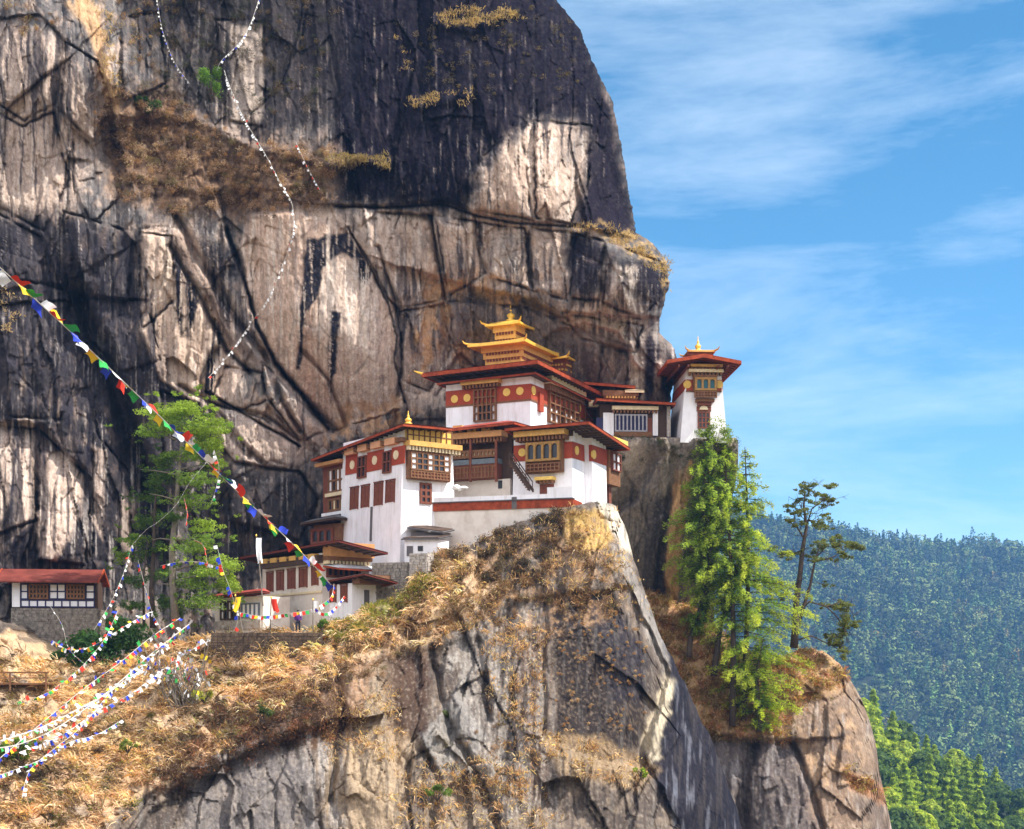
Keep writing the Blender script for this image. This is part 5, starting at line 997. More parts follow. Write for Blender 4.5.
# the old gnarled tree at the end of the spur
def px_tree(name, label, Y, limbs, plates, seed, m=M_bark, jit=1.2, base=None, twigs=0, thick=1.0):
    rng = np.random.RandomState(seed); b = P(*base, Y); e = empty(name, b, label, 'tree'); mb = MB(); first = True
    for pts, r0, r1 in limbs:
        w = []; dy = rng.uniform(-1, 1) * (0 if first else jit)
        for i, (x, y) in enumerate(pts): w.append(P(x, y, Y + dy * i / max(1, len(pts) - 1)) - b + Vector(rng.normal(size=3)) * (.06 if i else 0))
        n = len(w); mb.tube(w, [r0 + (r1 - r0) * i / (n - 1) for i in range(n)], 7)
        if first: mb.build('trunk', m, e, True); mb = MB(); first = False
    if twigs:
        for pts, r0, r1 in limbs[1:]:
            for k in range(twigs):
                i = rng.randint(len(pts) - 1); t = rng.rand(); x = pts[i][0] + (pts[i+1][0] - pts[i][0]) * t; y = pts[i][1] + (pts[i+1][1] - pts[i][1]) * t
                q = np.array(P(x, y, Y + rng.uniform(-.3, .3)) - b); d = np.array([rng.normal() * .9, rng.normal() * .7, rng.uniform(-.5, 1.0)]); mb.tube([q, q + d * .5 + rng.normal(size=3) * .12, q + d], [.035, .022, .01], 4)
                for kk in range(3): q2 = q + d * rng.uniform(.4, 1); d2 = rng.normal(size=3) * .45; mb.tube([q2, q2 + d2 * .5 + rng.normal(size=3) * .05, q2 + d2], [.018, .013, .007], 4)
    if len(limbs) > 1: mb.build('branches', m, e, True)
    lv = Leaves(); s = Y / F
    if twigs:
        for pts, r0, r1 in limbs[1:]:
            for k in range(4): q = pts[-1 - (k % 2)]; plates = plates + [(q[0] + rng.normal() * 5, q[1] - 2 + rng.normal() * 4, rng.uniform(5, 10), rng.uniform(3, 5), 130, OL)]
    for x, y, rx, ry, n, col in plates:
        c = P(x, y, Y + rng.uniform(-1, 1) * jit) - b; cluster(lv, c, (rx * s, rx * s * .9, ry * s), int(n * thick), col, rng, sub=max(4, int(rx * (.33 if thick == 1 else .8))), ln=.32 if thick == 1 else .26, wd=.11 if thick == 1 else .085, flat=.3)
        if thick > 1:
            for k in range(int(rx / 3)): cluster(lv, np.array(c) + rng.normal(size=3) * np.array([rx * s * .8, rx * s * .6, ry * s * 1.3]), (rx * s * .25, rx * s * .25, ry * s * .4), int(n * .12), np.array(col) * rng.uniform(.6, 1.1), rng, sub=4, ln=.26, wd=.085, flat=.2)
    link('crown', lv.mesh('crown'), M_leaf, e); return e
OL = (.15, .17, .05)
px_tree('old_tree', 'gnarled half bare old tree with twisted limbs on the outer end of the spur', 152,
    [([(794,648),(796,625),(797,600),(801,575),(803,550),(806,528),(804,505),(806,490)], .42, .06),
     ([(796,630),(804,605),(811,585),(814,562),(820,545)], .25, .05), ([(806,528),(812,508),(824,500),(828,494)], .10, .02), ([(805,540),(796,525),(793,512)], .1, .02), ([(804,512),(797,498)], .06, .02), ([(805,520),(814,522),(822,524)], .06, .02),
     ([(812,562),(830,558),(846,550)], .10, .03), ([(814,560),(824,548),(833,542)], .07, .02), ([(797,612),(809,602),(826,606),(840,602)], .14, .03), ([(826,606),(838,618),(846,632),(848,640)], .08, .02), ([(840,602),(852,612),(856,622)], .05, .02),
     ([(797,640),(812,636),(834,646),(844,654)], .10, .02), ([(834,646),(842,643)], .04, .02), ([(803,550),(790,556),(783,552)], .07, .02), ([(802,580),(786,590),(779,598)], .07, .02), ([(824,500),(831,506)],.03,.015), ([(806,490),(812,489)],.03,.012), ([(846,632),(836,640)],.04,.012)],
    [(854,549,13,9,900,OL),(834,541,9,6,380,OL),(821,523,10,6,320,OL),(826,500,9,5,220,OL),(806,491,10,6,240,OL),(852,622,15,11,420,OL),(842,606,12,7,280,OL),(796,512,7,5,160,OL),(784,553,8,5,180,OL),(781,597,8,5,180,OL),(846,652,9,4,110,OL),(812,502,9,5,200,OL),(818,560,9,5,160,OL),(828,585,8,5,120,OL),(798,500,7,4,140,OL)], 21, base=(794, 648), twigs=7)

# layered trees on the left
GA, GB, GC = (.27, .38, .06), (.17, .27, .05), (.07, .13, .03)
px_tree('layered_tree', 'tall tree with bright green layers hung with red and white streamers, beside the lodge', 126.5,
    [([(176,630),(174,590),(172,550),(176,510),(180,470),(181,430),(182,404)], .36, .05)] + [([(176,510-q),(176+dx*.6,506-q+dy*.5),(176+dx,504-q+dy)], .08, .02) for q, dx, dy in ((0,30,-6),(10,-26,0),(40,40,-4),(36,-36,2),(70,-30,-6),(72,28,-8),(-30,30,4),(-30,-25,6),(-70,36,0),(-75,-20,4),(-60,45,-10))],
    [(183,409,26,8,900,GA),(162,414,24,7,600,GA),(206,426,24,9,700,GA),(180,428,36,9,900,GB),(150,432,20,6,260,GB),(210,446,20,9,600,GA),(190,455,28,9,600,GB),(218,462,12,8,260,GA),(165,462,22,8,260,GC),(196,478,26,8,480,GB),(160,484,18,8,200,GC),(190,500,28,9,420,GB),(172,516,20,8,220,GC),(205,524,20,8,360,GA),(190,545,26,9,420,GB),(210,540,14,7,200,GB),(215,566,24,12,700,GA),(228,582,16,12,460,GA),(196,580,26,12,600,GB),(205,602,26,9,480,GB),(180,606,20,10,300,GC)], 31, base=(176, 630), thick=2.6, m=M_barkpale)
px_tree('layered_tree', 'dark green tree with two thin trunks, behind the streamer hung one', 128.5,
    [([(153,628),(151,590),(153,550),(156,510),(158,470)], .28, .05), ([(144,628),(143,580),(148,540)], .14, .03), ([(152,570),(138,556),(128,552)], .07, .02), ([(153,550),(142,536)], .06, .02), ([(154,530),(166,516)], .06, .02)],
    [(158,474,16,8,200,GC),(148,498,18,8,240,GC),(150,522,20,9,300,GC),(136,540,18,8,340,GB),(128,556,14,9,300,GB),(150,548,18,9,300,GC),(140,580,20,9,340,GC),(158,572,16,8,240,GC),(133,604,14,9,240,GC),(160,604,14,9,200,GC)], 32, base=(153, 628), thick=2.4)

def shrub(name, label, px, py, Y, rx, ry, n, col, seed, cat='shrub', group=None, ln=.26, wd=.12, twigs=8):
    rng = np.random.RandomState(seed); b = P(px, py, Y); e = empty(name, b, label, cat, group); lv = Leaves(); s = Y / F; mb = MB()
    for i in range(twigs):
        d = Vector((rng.uniform(-1, 1) * rx * s * .7, rng.uniform(-.6, .6) * rx * s, ry * s * rng.uniform(.8, 1.6))); mb.tube([(0,0,-.1), d * .5 + Vector(rng.normal(size=3)) * .05, d], [.05, .035, .012], 5)
    mb.build('stems', M_bark, e); cluster(lv, (0, 0, ry * s), (rx * s, rx * s * .8, ry * s), n, col, rng, sub=max(6, int(rx / 2)), ln=ln, wd=wd)
    link('foliage', lv.mesh('foliage'), M_leaf, e); return e
cp = cliff_at(212, 96)
shrub('green_shrub', 'bright green bush rooted high on the cliff where two flag strings meet', 212, 102, cp.y - .6, 17, 19, 1300, (.10, .20, .03), 41)
cp = cliff_at(150, 110)
shrub('green_shrub', 'dark green bush in a shaded niche high on the cliff', 150, 113, cp.y - .5, 13, 12, 700, (.035, .085, .02), 42)
shrub('broadleaf_bush', 'large dark green bush between the cottage and the tall trees', 104, 668, 123.5, 38, 32, 5200, (.04, .095, .025), 43, 'bush', ln=.32, wd=.2)
shrub('broadleaf_bush', 'low mid green bush in front of the cottage plinth', 72, 668, 122.5, 20, 15, 1500, (.06, .12, .03), 52, 'bush', ln=.3, wd=.18)
shrub('green_shrub', 'small yellow-green shrub on the open slope below the thorn bush', 128, 752, 108, 9, 7, 260, (.20, .25, .06), 53)
shrub('green_shrub', 'dull green shrub at the lip of the slope over the grey overhang', 262, 722, 110.5, 10, 8, 360, (.10, .14, .05), 54)
shrub('broadleaf_bush', 'light green bush behind the heap of prayer flags low on the slope', 16, 765, 105, 21, 17, 1700, (.13, .22, .03), 44, 'bush')
shrub('fern_tuft', 'pale yellow-green tuft on the dry slope below the retaining wall', 204, 702, 114, 10, 9, 260, (.30, .33, .06), 45, 'plant', ln=.5, wd=.07)
shrub('green_shrub', 'round green shrub on a rock ledge low on the grey face', 437, 800, 111.5, 13, 9, 520, (.12, .19, .04), 46)
shrub('green_shrub', 'bright little shrub on the smooth slab above the straw ledge', 641, 777, 117.3, 7, 6, 220, (.22, .30, .04), 47)
shrub('green_shrub', 'small olive shrub on the cracked rock beside the pale wedge', 447, 722, 116.2, 9, 8, 300, (.12, .15, .05), 48)
shrub('green_shrub', 'low green shrub at the foot of the lodge wall by the walker', 322, 630, 120.2, 8, 6, 260, (.10, .18, .03), 49)
shrub('tower_bush', 'feathery light green bush on the ledge in front of the tower', 716, 446, 144.6, 22, 13, 900, (.17, .24, .05), 50, 'bush')

# dry grass, dry scrub and clinging tufts -------------------------------------------------
def pick(g, poly, n, rng, soft=8):
    PX, PY = g['PX'], g['PY']; m = np.ones(PX.shape) * 0
    for p in (poly if isinstance(poly[0], list) else [poly]): m = np.maximum(m, inpoly(PX + 10 * fbm(PX / 20, PY / 20, None, 3, seed=3), PY + 10 * fbm(PX / 20, PY / 20, None, 3, seed=4), p, soft))
    d = m * np.clip(.30 + 1.9 * fbm(PX / 15, PY / 12, None, 4, seed=6), 0, 1); d = d.ravel(); i = rng.choice(len(d), n, p=d / d.sum()); return g['V'].reshape(-1, 3)[i], i
def tone(g, i): x, y = g['PX'].ravel()[i], g['PY'].ravel()[i]; return np.clip(.95 + 2.1 * fbm(x / 38, y / 22, None, 3, seed=12) + .5 * fbm(x / 9, y / 7, None, 2, seed=13), .22, 1.3)[:, None]
def blades(Pt, per, ln, wd, col, rng, lean=(0, -.35, .6), spread=.5, patch=.25):
    n = len(Pt) * per; base = np.repeat(Pt, per, 0) + rng.normal(size=(n, 3)) * np.array([patch, patch * .6, patch * .4]); d = np.array(lean)[None] + np.repeat(rng.normal(size=(len(Pt), 3)) * .3, per, 0) + rng.normal(size=(n, 3)) * spread
    d[:, 1] = -np.abs(d[:, 1]); d /= np.linalg.norm(d, axis=1)[:, None]; L = ln * rng.uniform(.5, 1.4, (n, 1)); t = np.cross(d, rng.normal(size=(n, 3))); t /= np.linalg.norm(t, axis=1)[:, None]; t *= wd * rng.uniform(.6, 1.3, (n, 1))
    mid = base + d * L * .6 + np.array([0, -.02, .04]); tip = base + d * L + np.array([0, -.10, -.22]) * L
    V = np.stack([base - t, base + t, mid + t * .7, tip, mid - t * .7], 1); Fq = np.arange(n * 5).reshape(-1, 5)
    c = np.repeat(np.array(col)[None] if np.ndim(col) == 1 else col, per, 0) if np.ndim(col) == 2 else np.repeat(np.array(col)[None], n, 0)
    c = np.clip(c * rng.uniform(.6, 1.35, (n, 1)), .01, 1); return V.reshape(-1, 3), Fq, np.repeat(c[:, None], 5, 1).reshape(-1, 3)
rg = np.random.RandomState(77)
slope_poly = [(-230,655),(110,655),(212,634),(330,626),(400,596),(430,548),(470,560),(470,600),(440,640),(370,650),(320,690),(260,730),(170,775),(80,850),(-230,860)]
pal = np.array([(.68,.48,.29),(.62,.40,.23),(.76,.61,.40),(.46,.28,.17),(.30,.2,.13)])
gr = Leaves()
pt, i = pick(butt, slope_poly, 4300, rg); gr.add(*blades(pt, 12, .6, .034, pal[rg.choice(5, len(pt), p=[.35,.25,.2,.12,.08])] * tone(butt, i), rg, (-.45, -.3, .22), .38)); pt, i = pick(butt, slope_poly, 700, rg, 4); gr.add(*blades(pt, 26, .95, .035, pal[rg.choice(5, len(pt), p=[.3,.2,.3,.1,.1])] * tone(butt, i), rg, (-.5, -.35, -.05), .3, .45)); pt, i = pick(butt, slope_poly, 260, rg); gr.add(*blades(pt, 12, .5, .03, np.array([(.36,.36,.12),(.28,.31,.09),(.45,.42,.18)])[rg.randint(0, 3, len(pt))], rg))
pt, i = pick(butt, [(360,612),(415,585),(425,560),(440,590),(400,615),(345,640),(318,634),(330,622)], 900, rg); gr.add(*blades(pt, 10, .4, .03, np.array([(.30,.30,.07),(.45,.38,.13),(.24,.27,.05)])[rg.randint(0, 3, len(pt))], rg))
pt, i = pick(butt, [[(430,560),(560,512),(615,515),(650,620),(600,610),(520,600),(450,640)], [(540,735),(600,738),(660,775),(640,788),(560,770)], [(320,690),(400,690),(400,760),(330,760)], [(480,620),(540,620),(540,800),(510,800)], [(400,770),(520,760),(560,829),(380,829)]], 1500, rg); gr.add(*blades(pt, 8, .5, .03, pal[rg.choice(5, len(pt), p=[.3,.25,.15,.15,.15])], rg))
pt, i = pick(spur, [[(600,570),(700,606),(760,655),(800,645),(850,665),(835,690),(800,700),(785,738),(690,735)], [(845,770),(890,795),(850,790)]], 2600, rg); gr.add(*blades(pt, 9, .55, .035, np.array([(.50,.33,.16),(.42,.18,.09),(.55,.40,.2),(.30,.26,.09)])[rg.randint(0, 4, len(pt))], rg))
cl = dict(V=cliffV, PX=cliffPX, PY=cliffPY)
pt, i = pick(cl, [[(330,158),(388,156),(388,168),(330,168)]], 160, rg, 3); gr.add(*blades(pt, 12, .5, .03, (.34, .26, .14), rg))
pt, i = pick(cl, [[(572,226),(605,224),(640,238),(668,262),(668,300),(652,268),(620,244)], [(430,15),(520,5),(520,16),(440,30)], [(410,100),(470,90),(470,100),(412,110)], [(400,40),(415,70),(405,72)]], 420, rg, 4); gr.add(*blades(pt, 8, .38, .03, (.46, .33, .18), rg))
pt, i = pick(cl, [[(90,-20),(112,20),(122,110),(110,112),(96,40)], [(0,290),(24,285),(14,330),(0,330)]], 140, rg, 4); gr.add(*blades(pt, 8, .4, .03, (.56, .42, .26), rg))
tag(link('dry_grass', gr.mesh('dry_grass'), M_dry), kind='stuff')
sc = Leaves()
def scrub(g, poly, n, cols, r, per, soft=10, off=-.25):
    pt, i = pick(g, poly, n, rg, soft)
    for p in pt:
        c = cols[rg.randint(len(cols))]; blob(sc, p + np.array([0, off, .1]), np.array([r, r * .7, r * .75]) * rg.uniform(.4, 1.35), per, c, rg, ln=.26, wd=.045, hollow=.15)
br_ = [(.20,.12,.07),(.13,.08,.05),(.28,.17,.09),(.34,.20,.11),(.10,.07,.05),(.16,.13,.06)]
scrub(butt, [[(430,560),(560,515),(640,600),(600,615),(520,605),(450,640),(400,660),(300,720),(240,730),(330,660)]], 620, br_, .55, 46)
scrub(butt, [[(225,700),(330,680),(345,735),(265,752),(180,795),(140,795),(170,750)]], 420, [(.10,.06,.04),(.15,.08,.05),(.06,.045,.03),(.28,.13,.07)], .75, 60, 5)
scrub(butt, [[(440,545),(485,530),(530,512),(562,509),(560,540),(540,575),(480,585)]], 260, [(.07,.055,.04),(.05,.045,.03),(.11,.07,.04)], .5, 50, 5)
scrub(butt, [[(560,600),(640,620),(640,730),(560,740)]], 130, [(.45,.3,.16),(.35,.2,.1)], .16, 26)
scrub(butt, [[(0,690),(200,640),(330,650),(250,720),(60,829),(-100,829)]], 200, br_ + [(.07,.05,.035)], .75, 70); scrub(butt, slope_poly, 130, [(.10,.12,.045),(.14,.15,.05),(.08,.09,.04)], .5, 60); scrub(butt, slope_poly, 150, [(.05,.04,.028),(.08,.055,.035),(.12,.07,.04)], .8, 80)
scrub(butt, [[(515,560),(548,560),(545,829),(512,800)], [(450,730),(540,700),(545,829),(440,829)]], 110, br_, .35, 34)
scrub(cl, [[(95,105),(160,92),(240,140),(330,150),(335,205),(260,215),(180,212),(110,190)]], 640, br_ + [(.34,.22,.15),(.42,.28,.19),(.45,.34,.24)], .62, 64, off=-.55)
scrub(cl, [[(280,150),(330,165),(320,200),(285,210)], [(120,0),(160,0),(150,90),(120,60)], [(0,0),(60,20),(20,40)]], 130, br_ + [(.40,.28,.14)], .55, 44)
scrub(cl, [[(125,-20),(330,-20),(330,110),(210,118),(150,100)]], 260, [(.06,.05,.035),(.11,.08,.05),(.05,.055,.03),(.16,.11,.07)], .65, 56)
scrub(cl, [[(400,30),(560,0),(590,90),(480,110),(420,90)]], 90, [(.10,.08,.05),(.16,.12,.06)], .45, 36)
scrub(spur, [[(600,570),(700,606),(760,655),(800,645),(850,665),(835,690),(800,700),(785,738),(690,735)]], 260, br_ + [(.40,.18,.09)], .55, 44)
scrub(tcrag, [[(590,440),(735,438),(735,456),(600,470)]], 110, [(.05,.07,.03),(.08,.09,.04),(.12,.09,.05)], .45, 40, 4)
tag(link('dry_scrub', sc.mesh('dry_scrub'), M_dry), kind='stuff')

# ------------------------------------------------------------------ forests of the valley
def conifer_proto(seed, H, R, n, cols, round_=False):
    rng = np.random.RandomState(seed); t = rng.rand(n) ** .85; ph = rng.uniform(0, 2*math.pi, n)
    prof = (np.sqrt(np.clip(1 - (2*t - .85) ** 2 / 1.33, 0, 1)) if round_ else (1 - t) ** .8 * (.72 + .28 * np.sin(t * 44 + ph))) * R + .15
    rad = prof * (.35 + .65 * rng.rand(n) ** .5) * (1 + .42 * np.sin(ph * 3 + t * 11 + seed) * np.sin(ph * 2 - t * 7)); C = np.stack([rad * np.cos(ph), rad * np.sin(ph), H * (.1 + .9 * t)], -1)
    ax = np.stack([np.cos(ph), np.sin(ph), -.35 + .5 * rng.rand(n)], -1) + rng.normal(size=(n, 3)) * .3; u = rng.rand(n, 1); c = np.array(cols[0]) * (1 - u) + np.array(cols[1]) * u
    return C, ax, c
kinds = [('forest_conifer', 'pointed bright green conifer in the wood on the near valley slope', conifer_proto(1, 17, 4.4, 2400, ((.14,.25,.03),(.48,.57,.06)))),
         ('forest_conifer', 'soft yellow-green tree in the wood on the near valley slope', conifer_proto(2, 14, 4.2, 2200, ((.17,.27,.03),(.54,.60,.07)), True)),
         ('forest_tree', 'rounded dark green tree in the wood on the near valley slope', conifer_proto(3, 13, 4.8, 2200, ((.04,.09,.02),(.14,.21,.04)), True))]
protos = []
for nm, lb, (C, ax, c) in kinds:
    rng = np.random.RandomState(9); n = len(C); lv = Leaves(); lv.add(*quads(C, rng.uniform(.9, 1.8, n), rng.uniform(.45, .95, n), ax, c, rng, .2, np.stack([C[:, 0], C[:, 1], .5 * (C[:, 2] - C[:, 2].mean()) + 1.0], -1) / 4 + .45 * rng.normal(size=(n, 3)))); cm = lv.mesh('crown'); cm.materials.append(M_leaf)
    t = MB().tube([(0,0,-3), (0,0,5), (.1,0,11)], [.4, .3, .1], 6); tm = bpy.data.meshes.new('trunk'); t.bm.to_mesh(tm); tm.materials.append(M_bark); protos.append((nm, lb, cm, tm))
rng = np.random.RandomState(55); placed = []; tries = 0
while len(placed) < 190 and tries < 20000:
    tries += 1; y = rng.uniform(430, 690); px = rng.uniform(845, 1090); x = (px - CX) * y / F
    if x < 100: continue
    if any((x - a) ** 2 + (y - b) ** 2 < 36 for a, b in placed): continue
    if y > 620 and rng.rand() < .4: continue
    placed.append((x, y))
for k, (x, y) in enumerate(placed):
    nm, lb, cm, tm = protos[rng.choice(3, p=[.42, .28, .30])]; z = float(terrain_z(x, y)) - .3; s = rng.uniform(.65, 1.25)
    e = empty(nm, (x, y, z), lb, 'tree', 'trees of the wood on the near valley slope', rng.uniform(0, 6.28)); e.scale = (s * rng.uniform(.85, 1.15), s * rng.uniform(.85, 1.15), s)
    link('crown', cm, None, e); link('trunk', tm, None, e)
# the far hillside: a wood nobody could count
rng = np.random.RandomState(56); XS, YS = [], []
yy = np.arange(1090, 2360, 13.0)
for y in yy:
    x0, x1 = .10 * y, .42 * y; n = int((x1 - x0) / 12.5); XS.append(np.linspace(x0, x1, n) + rng.uniform(-4.2, 4.2, n)); YS.append(y + rng.uniform(-4.2, 4.2, n))
XS, YS = np.concatenate(XS), np.concatenate(YS); ZS = terrain_z(XS, YS); keep = rng.rand(len(XS)) < np.clip(1.05 + .9 * fbm(XS / 130, YS / 130, None, 3, seed=61), .7, 1); XS, YS, ZS = XS[keep], YS[keep], ZS[keep]
fp = [conifer_proto(11 + k, 16, 4.6, 84, ((.03,.065,.028),(.10,.16,.05))) for k in range(3)] + [conifer_proto(21 + k, 12, 6.0, 84, ((.035,.07,.03),(.15,.18,.06)), True) for k in range(3)]
lv = Leaves(); kd = rng.randint(0, 6, len(XS))
for k in range(6):
    m = kd == k; n = m.sum(); C, ax, c = fp[k]; s = rng.uniform(.8, 1.9, n) * (1 + .3 * pnoise(XS[m] / 90, YS[m] / 90)); a = rng.uniform(0, 6.28, n); ca, sa = np.cos(a)[:, None], np.sin(a)[:, None]
    def rot(v): return np.stack([v[None, :, 0] * ca - v[None, :, 1] * sa, v[None, :, 0] * sa + v[None, :, 1] * ca, np.repeat(v[None, :, 2], n, 0)], -1)
    CC = rot(C) * s[:, None, None] + np.stack([XS[m], YS[m], ZS[m]], -1)[:, None]; AX = rot(ax); NR = rot(np.stack([C[:, 0], C[:, 1], .5 * (C[:, 2] - C[:, 2].mean()) + 1.5], -1) / 4); tn = (1 + .42 * rng.normal(size=(n, 1, 1)) + (.7 * fbm(XS[m] / 110, YS[m] / 160, None, 3, seed=66))[:, None, None]) * np.where(rng.rand(n, 1, 1) < .06, np.array([2.0, 1.2, 1.0]), np.array([1, 1, 1.]))
    ut = np.clip(rng.rand(n, 1, 1) * .8 + .2 * rng.rand(n, len(C), 1), 0, 1); cols2 = (((.03,.065,.028),(.085,.14,.04)) if k < 3 else ((.035,.06,.026),(.12,.15,.045))); cc = (np.array(cols2[0]) * (1 - ut) + np.array(cols2[1]) * ut) * 1.3 * np.clip(tn, .4, 2.0); N = n * len(C); lv.add(*quads(CC.reshape(-1, 3), rng.uniform(2.2, 4.4, N), rng.uniform(1.6, 3.2, N), AX.reshape(-1, 3), cc.reshape(-1, 3), rng, .1, NR.reshape(-1, 3) + .35 * rng.normal(size=(N, 3))))
tag(link('forest', lv.mesh('forest'), M_far), kind='stuff')
# ------------------------------------------------------------------ prayer flags
def cloth_mat(nm, c): return mat(nm, c, .9, .12, 4)
FL = dict(w=cloth_mat('white_flag', (.82,.82,.84)), r=cloth_mat('red_flag', (.68,.04,.02)), g=cloth_mat('green_flag', (.04,.36,.08)), y=cloth_mat('yellow_flag', (.85,.58,.03)), b=cloth_mat('blue_flag', (.03,.06,.55)))
rf_ = np.random.RandomState(90)
def flag_mesh(w, h, col, rng):
    """a fluttering cloth: hem along x, hanging to -z, waved along its length"""
    nu, nv = 6, 4; ph = rng.uniform(0, 6); am = rng.uniform(.06, .16) * h; sw = rng.uniform(-.5, .5) * h; V = []
    for j in range(nv):
        for i in range(nu):
            u, v = i / (nu-1), j / (nv-1); V.append((w * u + sw * v * v * .6, am * v * math.sin(ph + u * 5 + v * 2.5) + .25 * h * v * math.sin(ph), -h * v * (1 - .08 * math.sin(u * 7 + ph))))
    me = np_mesh('flag', V, grid_faces(nv, nu)); me.materials.append(FL[col]); return me
pool = {c: [flag_mesh(1, 1, c, rf_) for k in range(4)] for c in FL}
M_cord = mat('cord', (.5, .47, .42), .9, .1, 5)
def string(label, pts, n, fw, fh, colours='wrygb', group=None, jitter=.35, twist=.5, cord=.02, name='prayer_flag_string', sag=0.0, lift=.0, skip=.08, contiguous=False, clip=None):
    """cord through 3-D points with separate flags sewn along it"""
    P0 = [Vector(p) for p in pts]; fine = []; m = 8
    for a in range(len(P0) - 1):
        p0, p1, p2, p3 = P0[max(a-1,0)], P0[a], P0[a+1], P0[min(a+2, len(P0)-1)]
        for k in range(m):
            t = k / m; fine.append(.5 * ((2*p1) + (p2-p0)*t + (2*p0-5*p1+4*p2-p3)*t*t + (3*p1-p0-3*p2+p3)*t**3))
    fine.append(P0[-1]); cum = [0]
    for a, b in zip(fine[:-1], fine[1:]): cum.append(cum[-1] + (b - a).length)
    T = cum[-1]
    for i, p in enumerate(fine): s = cum[i] / T; p.z -= sag * 4 * s * (1 - s)
    e = empty(name, P0[0], label, 'prayer flags', group); o = P0[0]
    MB().tube([p - o for p in fine], cord, 5).build('cord', M_cord, e); rng = rf_
    def at(s):
        d = s * T
        for i in range(len(cum) - 1):
            if d <= cum[i+1]: t = (d - cum[i]) / (cum[i+1] - cum[i] + 1e-9); return fine[i].lerp(fine[i+1], t), (fine[i+1] - fine[i]).normalized()
        return fine[-1], (fine[-1] - fine[-2]).normalized()
    for k in range(n):
        if rng.rand() < skip: continue
        p, d = at((k + .1 + (rng.uniform(-1, 1) * jitter * .3)) / n); c = colours[k % len(colours)]
        f = link('flag', pool[c][rng.randint(4)], None, e); x = d; z = Vector((0,0,1)); z = (z - x * z.dot(x)).normalized(); 
        z = Matrix.Rotation(rng.normal() * twist + lift, 3, x) @ z; y = z.cross(x); M = Matrix((x, y, z)).transposed().to_4x4(); M.translation = p - o
        if contiguous: M = M @ Matrix.Rotation(rng.uniform(-.18, .18), 4, 'Y')
        w = (T / n * rng.uniform(1.0, 1.5) if contiguous else fw * rng.uniform(.75, 1.2)); f.matrix_basis = M @ Matrix.Diagonal((w, w, fh * rng.uniform(.7, 1.25), 1))
    return e
pp = lambda *a: [P(*q) for q in a]
string('long nearest line of bright flags slanting down across the cliff to the lodge', pp((-40,232,78),(60,322,88),(150,407,98),(240,494,110),(300,551,118),(331,585,122.6)), 60, .8, .5, 'wrygb', twist=1.5, cord=.035, contiguous=True, skip=.0)
cs = lambda pts, off=1.3: [P(x, y, cliff_at(min(x, 640), y).y - off) for x, y in pts]
string('white flag string curving from the top of the cliff to its green bush', cs([(262,-12),(252,20),(240,42),(222,60),(216,72)], 2.0), 34, .24, .24, 'wwwwb', cord=.02)
string('longest white flag string, hanging from the cliff bush down the tan rock face', cs([(224,70),(232,92),(246,122),(264,152),(280,182),(292,204),(293,232),(284,262),(268,298),(246,330),(226,358),(208,378)], 2.4), 100, .24, .22, 'wwwwwwwwwr', cord=.02, twist=1.2)
string('faint pale flag string high on the dark cliff, left of the green bush', cs([(156,-12),(161,24),(170,52),(178,68),(190,84)], 1.6), 26, .15, .15, 'wwb', cord=.015)
string('short flag string tangled in the dry scrub on the cliff ledge', cs([(296,142),(303,158),(310,172),(320,190)], 1.5), 14, .2, .2, 'wrw', cord=.015)
string('sagging bundle of white and coloured flags from the tree foot to the lower slope', pp((192,622,120.5),(150,655,115),(110,690,110),(60,726,104),(20,744,99),(-20,750,95)), 110, .3, .32, 'wwbwrgwy', twist=1.3, cord=.04)
string('string of blue, red and yellow flags below the dark bush, nearest the cottage', pp((180,618,121),(150,638,118.5),(118,664,116),(90,684,113),(60,708,110),(24,738,105),(-20,775,101)), 100, .3, .34, 'bryrgbw', twist=1.2, cord=.03)
string('thick white streamer stretched low over the dry slope', pp((170,640,117.5),(140,668,114),(112,690,110),(84,706,107.5),(40,728,103),(-10,744,98)), 110, .3, .36, 'wwwwwy', twist=1.4, cord=.05)
string('loose flags trailing down the slope below the white streamer', pp((112,690,110),(80,728,106),(55,748,103),(30,770,101),(22,798,99)), 60, .24, .26, 'wbwrwy', twist=1.0)
string('flags straggling along the bottom of the dry slope', pp((122,720,109),(96,735,106),(70,742,104),(40,760,102),(0,775,98)), 60, .22, .26, 'wwgwb', twist=1.0)
string('drooping flags from the dark tree to the cottage bush', pp((132,545,126),(124,572,124),(112,600,122),(94,630,120.5)), 34, 0.23, 0.23, 'wbwgwr', cord=.012, skip=.25, twist=.7)
string('short hanging flags beside the dark tree trunks', pp((138,560,125),(146,590,124),(152,612,123),(162,630,121.5)), 22, 0.23, 0.23, 'wbrw', cord=.012, skip=.25, twist=.7)
string('low flag line beside the cottage plinth', pp((50,606,124),(62,625,123),(70,650,121.5),(95,672,118)), 28, 0.23, 0.03, 'bgwyr', cord=.012, skip=.25, twist=.6)
string('flags hanging from the bright tree to the lean-to roof', pp((217,545,123),(223,570,122.5),(231,592,122),(238,618,121.3),(232,634,121)), 24, 0.29, 0.29, 'wwgbbrry', cord=.012, skip=.25, twist=.5)
string('level line of mixed flags in front of the lodge', pp((238,612,121),(262,616,120.6),(290,613,120.4),(312,609,120.6),(330,598,121.5),(334,584,122.6)), 40, 0.24, 0.29, 'wrgbwry', cord=.016, skip=.1, twist=.25)
string('second short flag line under the end of the lodge', pp((313,606,120.6),(324,613,120.8),(334,608,121.2),(344,596,122.4)), 14, 0.24, 0.24, 'wbwrg', cord=.016, skip=.1, twist=.3)
string('red streamers on the lower layers of the bright tree', pp((184,498,124.6),(187,512,124.2),(186,524,124)), 12, 0.31, 0.03, 'r', cord=.012, skip=.25, twist=.8)
